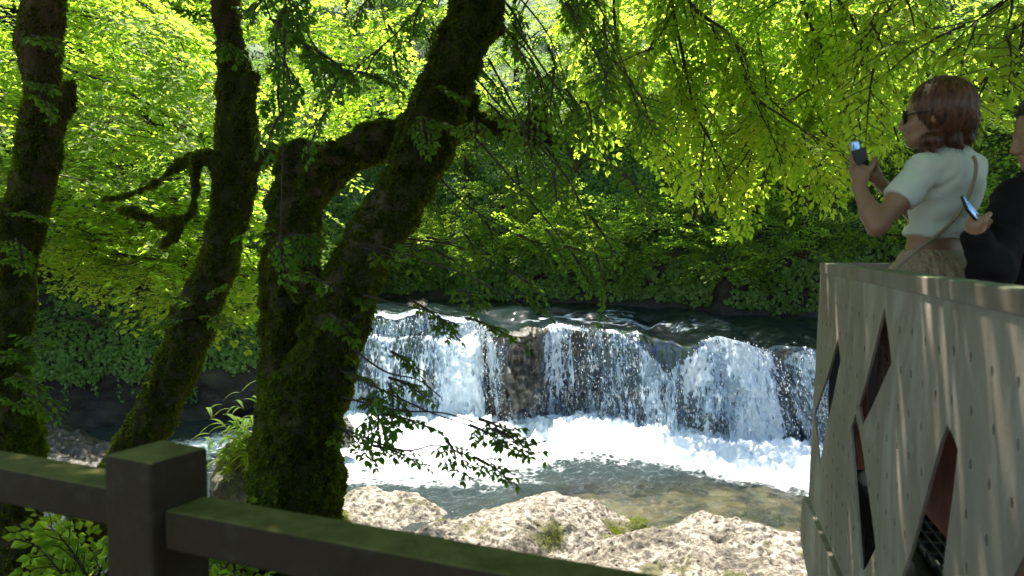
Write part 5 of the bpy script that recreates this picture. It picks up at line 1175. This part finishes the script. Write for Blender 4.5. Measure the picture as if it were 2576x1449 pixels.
# --- woman photographing the falls
W = empty('person', tuple(P(2300, 1230, 3.2) * [1, 1, 0] + [0, 0, FZ])); tag(W, 'woman with auburn bob in white cropped t-shirt and beige trousers holding up phones', 'person')
bf = np.array([-.60, .80, 0]); br_ = np.array([.80, .60, 0]); BA = np.array([bf, br_, UP])
chest = P(2382, 478, 3.10); waist = P(2352, 600, 3.10); hips = P(2338, 695, 3.10); neckb = P(2384, 392, 3.09); HC = P(2343, 292, 3.05)
LS, RS = P(2322, 428, 2.99), P(2440, 422, 3.21); LE, RE = P(2206, 570, 2.95), P(2300, 535, 3.42); LW, RW = P(2160, 470, 3.02), P(2212, 458, 3.20)
feetL, feetR = P(2268, 1215, 3.16), P(2330, 1200, 3.36); feetL[2] = feetR[2] = FZ + .09
S = SDF((1.22, 2.72, FZ - .01), (2.06, 3.66, .72), .0052)
def torso(S, g=0.0, k=.05):
    S.ell(chest, (.098 + g, .150 + g, .17 + g), BA, k); S.ell(chest + UP * .075 + bf * -.01, (.085 + g, .165 + g, .085 + g), BA, k)
    S.ell(waist, (.092 + g, .128 + g, .15 + g), BA, k); S.cap(chest + bf * .055 + br_ * .06 - UP * .02, .05 + g, chest + bf * .055 - br_ * .06 - UP * .02, .05 + g, k)
    S.cap(chest + br_ * .07 - bf * .035 + UP * .03, .055 + g, chest - br_ * .07 - bf * .035 + UP * .03, .055 + g, .03)
torso(S); S.ell(hips, (.115, .162, .13), BA, .05); S.ell(hips - bf * .05 - UP * .03, (.09, .14, .10), BA, .05)
S.cap(neckb - UP * .02, .058, HC - UP * .05 - bf * .01, .050, .03)
for sh, el, wr in ((LS, LE, LW), (RS, RE, RW)):
    S.cap(sh, .052, sh * .45 + el * .55, .043, .03); S.cap(sh * .45 + el * .55, .043, el, .036, .02)
    md = el * .68 + wr * .32; S.cap(el, .035, md, .039, .02); S.cap(md, .038, wr, .0235, .02)
for hp, ft_ in ((-1, feetL), (1, feetR)):
    th0 = hips + br_ * .08 * hp - UP * .04; kn = (th0 + ft_) / 2 + bf * .03; S.cap(th0, .085, kn, .055, .03); S.cap(kn, .053, ft_, .036, .03)
    S.cap(ft_ - UP * .03, .036, ft_ + bf * .14 - UP * .055, .026, .02)
hf = np.array([-.88, .47, -.05]); f, r, u = head(S, HC, hf, 1.0)
# left hand cradling the phones: palm, thumb on the right, four fingers round the left edge
pl = P(2166, 436, 3.035); S.cap(LW, .0245, pl, .030, .015); S.ell(pl, (.030, .026, .036), np.array([[1, 0, 0], [0, 1, 0], [0, 0, 1.]]), .012)
kn1 = P(2153, 425, 3.03); finger(S, [P(2176, 438, 3.025), P(2189, 424, 3.02), P(2198, 411, 3.02), P(2199, 400, 3.03)], .0125, .0085)
finger(S, [kn1, P(2145, 411, 3.02), P(2140, 398, 3.02), P(2143, 388, 3.03)], .0095, .0072)
for i, (x, y) in enumerate(((2143, 425), (2143, 436), (2147, 447))):
    finger(S, [P(x + 16, y + 7, 3.03), P(x - 2, y - 1, 3.05), P(x - 4, y - 7, 3.08), P(x + 4, y - 10, 3.10)], .0088, .0068)
# right hand behind, steadying
pr = P(2200, 438, 3.17); S.cap(RW, .0235, pr, .027, .015); S.ell(pr, (.024, .022, .034), None, .012)
finger(S, [P(2203, 432, 3.16), P(2205, 418, 3.13), P(2204, 405, 3.10), P(2203, 396, 3.08)], .0105, .0075)
for i, (x, y) in enumerate(((2198, 424), (2196, 434), (2197, 444), (2199, 453))):
    finger(S, [P(x, y + 4, 3.17), P(x - 14, y - 2, 3.18), P(x - 24, y - 3, 3.14), P(x - 24, y - 2, 3.11)], .0085, .0066)
add_mesh(S, 'body', 'skin', W, 1)
# shirt
S = SDF((1.35, 2.75, .0), (2.06, 3.45, .50), .006); torso(S, .013, .05)
for sh, el in ((LS, LE), (RS, RE)): S.cap(sh, .066, sh * .42 + el * .58, .062, .035)
S.cap(neckb - UP * .05, .075, neckb + UP * .0, .060, .03)
G = S._g((slice(None),) * 3)
def capcut(S, sh, el, fr):
    """open the sleeve below the cuff"""
    d = nrmz(el - sh); c = sh + (el - sh) * fr
    q = (G[0] - c[0]) * d[0] + (G[1] - c[1]) * d[1] + (G[2] - c[2]) * d[2]
    rr = np.sqrt((G[0] - c[0]) ** 2 + (G[1] - c[1]) ** 2 + (G[2] - c[2]) ** 2)
    S.F = np.where(rr < .13, np.maximum(S.F, q), S.F).astype(np.float32)
capcut(S, LS, LE, .54); capcut(S, RS, RE, .54)
hem = P(2352, 600, 3.1)[2]; S.cut(np.array([waist[0], waist[1], hem]), nrmz(np.array([-.10, .0, -1.0]))); S.cut(neckb + UP * .022, nrmz(UP + bf * .35))
def folds(V):
    z = V[:, 2] - hem; a = V[:, 0] * 6 + V[:, 1] * 4
    arm = np.exp(-(np.linalg.norm(V - (LS * .7 + chest * .3 - UP * .04), axis=1) / .11) ** 2) + np.exp(-(np.linalg.norm(V - (RS * .7 + chest * .3 - UP * .04), axis=1) / .11) ** 2)
    rad_ = np.linalg.norm(V - (LS + UP * .05), axis=1)
    seam = -.004 * np.exp(-(((V - LS) @ nrmz(LE - LS) - .035) / .004) ** 2) * (np.linalg.norm(V - LS, axis=1) < .12)
    return .0055 * np.sin(z * 75 + 2.5 * np.sin(a)) * np.exp(-((z - .05) / .06) ** 2) + .005 * fbm(V * np.array([9, 9, 16]), 3) + .005 * np.sin(rad_ * 120 + 3 * fbm(V * 6, 2)) * arm + seam - .003 * np.exp(-((z - .014) / .003) ** 2)
V, F = S.mesh(); V = relax(V, F, 2); V = V + vnormals(V, F) * folds(V)[:, None]; mesh('shirt', V, F, M['shirt'], W)
SHV = V
# trousers
S = SDF((1.22, 2.72, FZ - .0), (2.02, 3.62, .12), .008)
S.ell(hips + UP * .01, (.130, .176, .125), BA, .05); S.ell(hips - bf * .05 - UP * .06, (.105, .158, .12), BA, .05); S.ell(waist - UP * .075, (.104, .142, .06), BA, .03)
for hp, ft_ in ((-1, feetL), (1, feetR)):
    th0 = hips + br_ * .085 * hp - UP * .06; S.cap(th0, .105, ft_ + UP * .10, .10, .05)
S.cut(np.array([0, 0, P(2350, 627, 3.1)[2]]), UP); S.cut(np.array([0, 0, FZ + .05]), -UP)
belt = P(2350, 655, 3.1)[2]
def tf(V):
    a = np.arctan2(V[:, 1] - hips[1], V[:, 0] - hips[0]); below = smooth(belt, belt - .06, V[:, 2])
    return below * (.007 * np.sin(a * 22 + V[:, 2] * 9) + .012) * 1.0 - .004 * np.exp(-((V[:, 2] - belt) / .008) ** 2) + .003 * fbm(V * 20, 2)
add_mesh(S, 'trousers', 'trousers', W, 1, tf)
# shoes
for ft_ in (feetL, feetR):
    S = SDF(ft_ - [.22, .22, .12], ft_ + [.22, .25, .08], .006); S.cap(ft_ - UP * .035 - bf * .03, .045, ft_ + bf * .15 - UP * .055, .034, .02); S.cut(np.array([0, 0, FZ + .002]), -UP); add_mesh(S, 'shoe', 'sole', W, 1)
# hair: bob with flipped ends
HA = np.array([nrmz(np.array([-.88, .47, 0])), nrmz(np.array([.47, .88, 0])), UP]); hk = HC + np.array([.036, -.014, .022])
S = SDF(hk - [.22, .22, .24], hk + [.22, .22, .2], .0045)
S.ell(hk + UP * .008, (.122, .100, .122), HA, .02); S.ell(P(2372, 325, 3.08), (.108, .112, .085), HA, .03); S.ell(P(2390, 300, 3.08), (.10, .10, .10), HA, .02)
S.cap(P(2425, 335, 3.05), .035, P(2438, 350, 3.03), .022, .02); S.cap(P(2432, 345, 3.03), .02, P(2446, 333, 3.03), .007, .012); S.cap(P(2330, 350, 2.99), .026, P(2302, 364, 2.97), .010, .015); S.cap(P(2305, 362, 2.97), .012, P(2290, 352, 2.97), .004, .008)
S.cap(P(2400, 355, 3.0), .03, P(2420, 368, 2.99), .012, .02); S.cap(P(2350, 355, 2.99), .03, P(2345, 378, 2.99), .012, .02)
S.cut(HC + hf * .062 + np.array([0, 0, .0]), nrmz(np.array([-.88, .47, -.25])))
def strands(V):
    q = V - hk; a = np.arctan2(q @ HA[1], q @ HA[0]); return .0018 * np.sin(a * 30 + fbm(V * 9, 2) * 4) + .0014 * np.sin(a * 83 + V[:, 2] * 14) + .006 * fbm(V * np.array([22, 22, 8]), 3) * smooth(.0, -.1, q[:, 2])
S_V, S_F = S.mesh(); S_V = relax(S_V, S_F, 1); S_N = vnormals(S_V, S_F); S_V = S_V + S_N * strands(S_V)[:, None]
hairo = mesh('hair', S_V, S_F, M['hair'], W)
def loose_hair(V, Nn, c, n, rg, par, mat, r=.0007, L=(.04, .11), outw=.35):
    i = rg.choice(len(V), n); p = V[i]; d = nrmz(np.array([[0, 0, -1.]]) + Nn[i] * outw + rg.normal(0, .22, (n, 3))); pts = [p - Nn[i] * .003]
    l = rg.uniform(*L, n)[:, None]
    for k in range(5): d = nrmz(d + rg.normal(0, .10, (n, 3)) + (Nn[i] * .18 if k > 2 else 0)); pts.append(pts[-1] + d * l / 5)
    mb = MB()
    for k in range(5): mb.add(*segs(pts[k], pts[k + 1], r * (1 - .15 * k), r * (1 - .15 * (k + 1))))
    return mb.build('loose_hair', M[mat], par)
loose_hair(S_V, S_N, hk, 1500, np.random.RandomState(4), hairo, 'hair', r=.0005, outw=.04)
# sunglasses
g = MB(); gc = HC + f * .112 + u * .006
for q in (-1, 1):
    cc = gc + r * .034 * q - f * .014 * (q * q); th = np.linspace(0, 2 * np.pi, 22); rim = np.array([cc + r * .030 * math.cos(t) + u * .026 * math.sin(t) - f * .006 * abs(math.cos(t)) for t in th]); g.add(*tube(rim, .0035, 6))
    tmp = catmull([cc + r * .03 * q, HC + r * .080 * q + f * .05 + u * .008, HC + r * .083 * q - f * .02 + u * .004], 4); g.add(*tube(tmp, .003, 6))
g.add(*tube(np.array([gc - r * .006 - f * .012, gc + r * .006 - f * .012]), .003, 6))
so = g.build('sunglasses', M['black_plastic'], W); tag(so, 'dark cat-eye sunglasses')
for q in (-1, 1):
    cc = gc + r * .034 * q - f * .014; th = np.arange(20) * 2 * np.pi / 20; rim = np.array([cc + r * .029 * math.cos(t) + u * .025 * math.sin(t) for t in th])
    Vv = np.concatenate([rim, [cc + f * .004]]); Vb = np.concatenate([rim - f * .002, [cc]]); j = np.arange(20); k_ = (j + 1) % 20
    mesh('lens', np.concatenate([Vv, Vb]), [np.concatenate([np.stack([j, k_, np.full(20, 20)], -1), np.stack([k_ + 21, j + 21, np.full(20, 41)], -1)]), np.stack([k_, j, j + 21, k_ + 21], -1)], M['lens'], so)
# strap across the back, laid on the shirt and trousers
pk = [(2447, 392), (2456, 412), (2452, 450), (2436, 495), (2410, 540), (2370, 582), (2330, 612), (2292, 642), (2258, 672), (2243, 690)]
ctr = []
pk2 = catmull(np.array(pk, float), 4)
for x, y in pk2:
    d = nrmz(P(x, y, 1.0)); q = SHV; t = q @ d; dist = np.linalg.norm(q - t[:, None] * d, axis=1); kk2 = dist < .02
    if kk2.sum() > 3 and y < 598: ctr.append(d * (t[kk2].min() - .006))
    else: ctr.append(P(x, y, 2.955 + (y - 598) * .0003) if y > 590 else P(x, y, 3.08))
ctr = np.array(ctr)
for _ in range(3): ctr[1:-1] = (ctr[:-2] + 2 * ctr[1:-1] + ctr[2:]) / 4
vdir = -nrmz(ctr); tg = nrmz(np.gradient(ctr, axis=0)); wd = nrmz(np.cross(tg, vdir)) * .0065
V = np.concatenate([ctr - wd, ctr + wd, ctr - wd + vdir * .0025, ctr + wd + vdir * .0025]); n = len(ctr); j = np.arange(n - 1)
q4 = lambda a, b_: np.stack([a + j, a + j + 1, b_ + j + 1, b_ + j], -1)
mesh('bag_strap', V, np.concatenate([q4(0, n), q4(3 * n, 2 * n), q4(2 * n, 0), q4(n, 3 * n)]), M['strap'], W)
S = SDF(P(2215, 735, 3.0) - .16, P(2215, 735, 3.0) + .16, .007); S.ell(P(2228, 740, 3.02), (.09, .035, .07), BA, .02); add_mesh(S, 'bag', 'strap', W, 1)
# the two phones
ph1 = (P(2134, 358, 3.06) + P(2162, 362, 3.10) + P(2176, 436, 3.10) + P(2150, 432, 3.06)) / 4
phone(ph1, P(2135, 359, 3.06) - P(2150, 432, 3.06), P(2162, 362, 3.11) - P(2134, 358, 3.06), (.062, .135, .009), 'silver edged phone with bright blue screen, behind the black one', 'silver', screen=1)
ph2 = (P(2141, 379, 3.035) + P(2181, 373, 3.035) + P(2190, 425, 3.035) + P(2150, 432, 3.035)) / 4
phone(ph2, P(2161, 376, 3.03) - P(2171, 430, 3.04), P(2181, 373, 3.05) - P(2141, 379, 3.03), (.064, .088, .010), "black phone held low in the first visitor's raised left hand", 'black_plastic')

# --- second person in the dark jacket
G2 = empty('person', tuple(P(2600, 1300, 2.7) * [1, 1, 0] + [0, 0, FZ])); tag(G2, 'person in black jacket looking down at a phone, sunglasses pushed up on brown hair', 'person')
HC2 = P(2630, 338, 2.62); hf2 = np.array([-.95, .22, -.22]); bf2 = np.array([-.85, .52, 0]); br2_ = np.array([.52, .85, 0]); B2 = np.array([bf2, br2_, UP])
ch2 = P(2640, 560, 2.72); wa2 = P(2640, 740, 2.72); hi2 = P(2645, 840, 2.72); S = SDF((1.35, 2.25, FZ - .01), (2.25, 3.15, .66), .0058)
S.ell(ch2, (.105, .16, .20), B2, .05); S.ell(wa2, (.10, .14, .16), B2, .05); S.ell(hi2, (.115, .165, .13), B2, .05); S.cap(ch2 + UP * .13, .055, HC2 - UP * .06, .05, .03)
ls2, le2, lw2 = P(2552, 505, 2.62), P(2492, 690, 2.47), P(2456, 598, 2.44); rs2, re2, rw2 = ch2 + br2_ * .16 + UP * .12, ch2 + br2_ * .19 - UP * .13 + bf2 * .03, P(2490, 600, 2.62)
for a_, b_, c_ in ((ls2, le2, lw2), (rs2, re2, rw2)): S.cap(a_, .05, b_, .04, .03); S.cap(b_, .04, c_, .027, .02)
for hp in (-1, 1):
    ft_ = np.array([hi2[0], hi2[1], FZ + .09]) + br2_ * .1 * hp; S.cap(hi2 + br2_ * .08 * hp, .085, ft_, .04, .04); S.cap(ft_ - UP * .03, .036, ft_ + bf2 * .14 - UP * .05, .026, .02)
f2, r2, u2 = head(S, HC2, hf2, .97)
pl2 = P(2454, 566, 2.43); S.cap(lw2, .026, pl2, .028, .012); S.ell(pl2, (.026, .022, .036), None, .01)
finger(S, [P(2462, 570, 2.41), P(2473, 556, 2.40), P(2484, 543, 2.41), P(2490, 538, 2.42)], .012, .0085)
for i, (x, y) in enumerate(((2446, 545), (2444, 555), (2443, 565), (2444, 575))): finger(S, [P(x + 12, y + 10, 2.43), P(x, y, 2.44), P(x - 1, y - 8, 2.47), P(x + 8, y - 12, 2.48)], .0088, .0068)
pr2 = P(2494, 575, 2.56); S.cap(rw2, .025, pr2, .027, .012)
for i, (x, y) in enumerate(((2492, 556), (2488, 566), (2487, 576), (2489, 586))): finger(S, [P(x + 4, y + 4, 2.55), P(x - 8, y - 4, 2.53), P(x - 16, y - 4, 2.49)], .0088, .0068)
add_mesh(S, 'body', 'skin', G2, 1)
S = SDF((1.35, 2.25, -.75), (2.28, 3.15, .38), .008)
S.ell(ch2, (.135, .185, .225), B2, .06); S.ell(wa2, (.135, .175, .18), B2, .06); S.ell(hi2 + UP * .03, (.14, .19, .10), B2, .05); S.cap(ch2 + UP * .16 - bf2 * .03, .075, ch2 + UP * .20 - bf2 * .03, .072, .03)
for a_, b_, c_ in ((ls2, le2, lw2), (rs2, re2, rw2)): S.cap(a_, .075, b_, .064, .05); S.cap(b_, .062, b_ * .1 + c_ * .9, .044, .03)
S.cut(ch2 + UP * .235, nrmz(UP + bf2 * .25)); add_mesh(S, 'jacket', 'jacket', G2, 2, lambda V: .010 * fbm(V * np.array([7, 7, 10]), 4) + .004 * np.sin(V[:, 2] * 60 + fbm(V * 5, 2) * 6))
S = SDF((1.4, 2.3, FZ), (2.3, 3.1, -.45), .010)
for hp in (-1, 1): ft_ = np.array([hi2[0], hi2[1], FZ + .1]) + br2_ * .1 * hp; S.cap(hi2 + br2_ * .08 * hp - UP * .03, .11, ft_, .07, .04)
S.cut(np.array([0, 0, FZ + .04]), -UP); add_mesh(S, 'trousers', 'jacket', G2, 1)
HA2 = np.array([nrmz(np.array([-.95, .22, -.22])), r2, u2]); S = SDF(HC2 - .25, HC2 + .25, .005)
S.ell(HC2 - f2 * .012 + u2 * .036, (.108, .092, .096), HA2, .02); S.ell(HC2 - f2 * .07 - u2 * .02, (.075, .085, .10), HA2, .03); S.ell(HC2 - f2 * .125 + u2 * .02, (.045, .045, .045), HA2, .015)
S.cut(HC2 + f2 * .036, nrmz(f2 + u2 * -.28))
V, F = S.mesh(); V = relax(V, F, 1); Nn = vnormals(V, F); V = V + Nn * (.004 * np.sin((V @ u2) * 260 + fbm(V * 14, 2) * 5))[:, None]; h2 = mesh('hair', V, F, M['hair_dark'], G2)
loose_hair(V, Nn, HC2, 500, np.random.RandomState(6), h2, 'hair_dark', L=(.02, .06), outw=.3)
g = MB(); gc = HC2 + f2 * .022 + u2 * .128
for q in (-1, 1):
    cc = gc + r2 * .034 * q; th = np.linspace(0, 2 * np.pi, 20); g.add(*tube(np.array([cc + r2 * .03 * math.cos(t) + (u2 * .5 - f2 * .8) * .025 * math.sin(t) for t in th]), .004, 6)); S_ = boxv(cc, np.array([r2, nrmz(u2 * .5 - f2 * .8), nrmz(np.cross(r2, u2 * .5 - f2 * .8))]), (.026, .021, .001)); g.add(*S_)
    g.add(*tube(catmull([cc + r2 * .03 * q, HC2 + r2 * .085 * q + u2 * .04 - f2 * .0, HC2 + r2 * .083 * q - f2 * .03 - u2 * .0], 4), .003, 6))
g.build('sunglasses', M['lens'], G2)
phone(P(2448, 537, 2.43), P(2426, 514, 2.42) - P(2470, 566, 2.46), P(2444, 512, 2.50) - P(2436, 524, 2.42), (.066, .118, .009), 'phone with bright reflecting screen held by the person in black', 'black_plastic', screen=1)
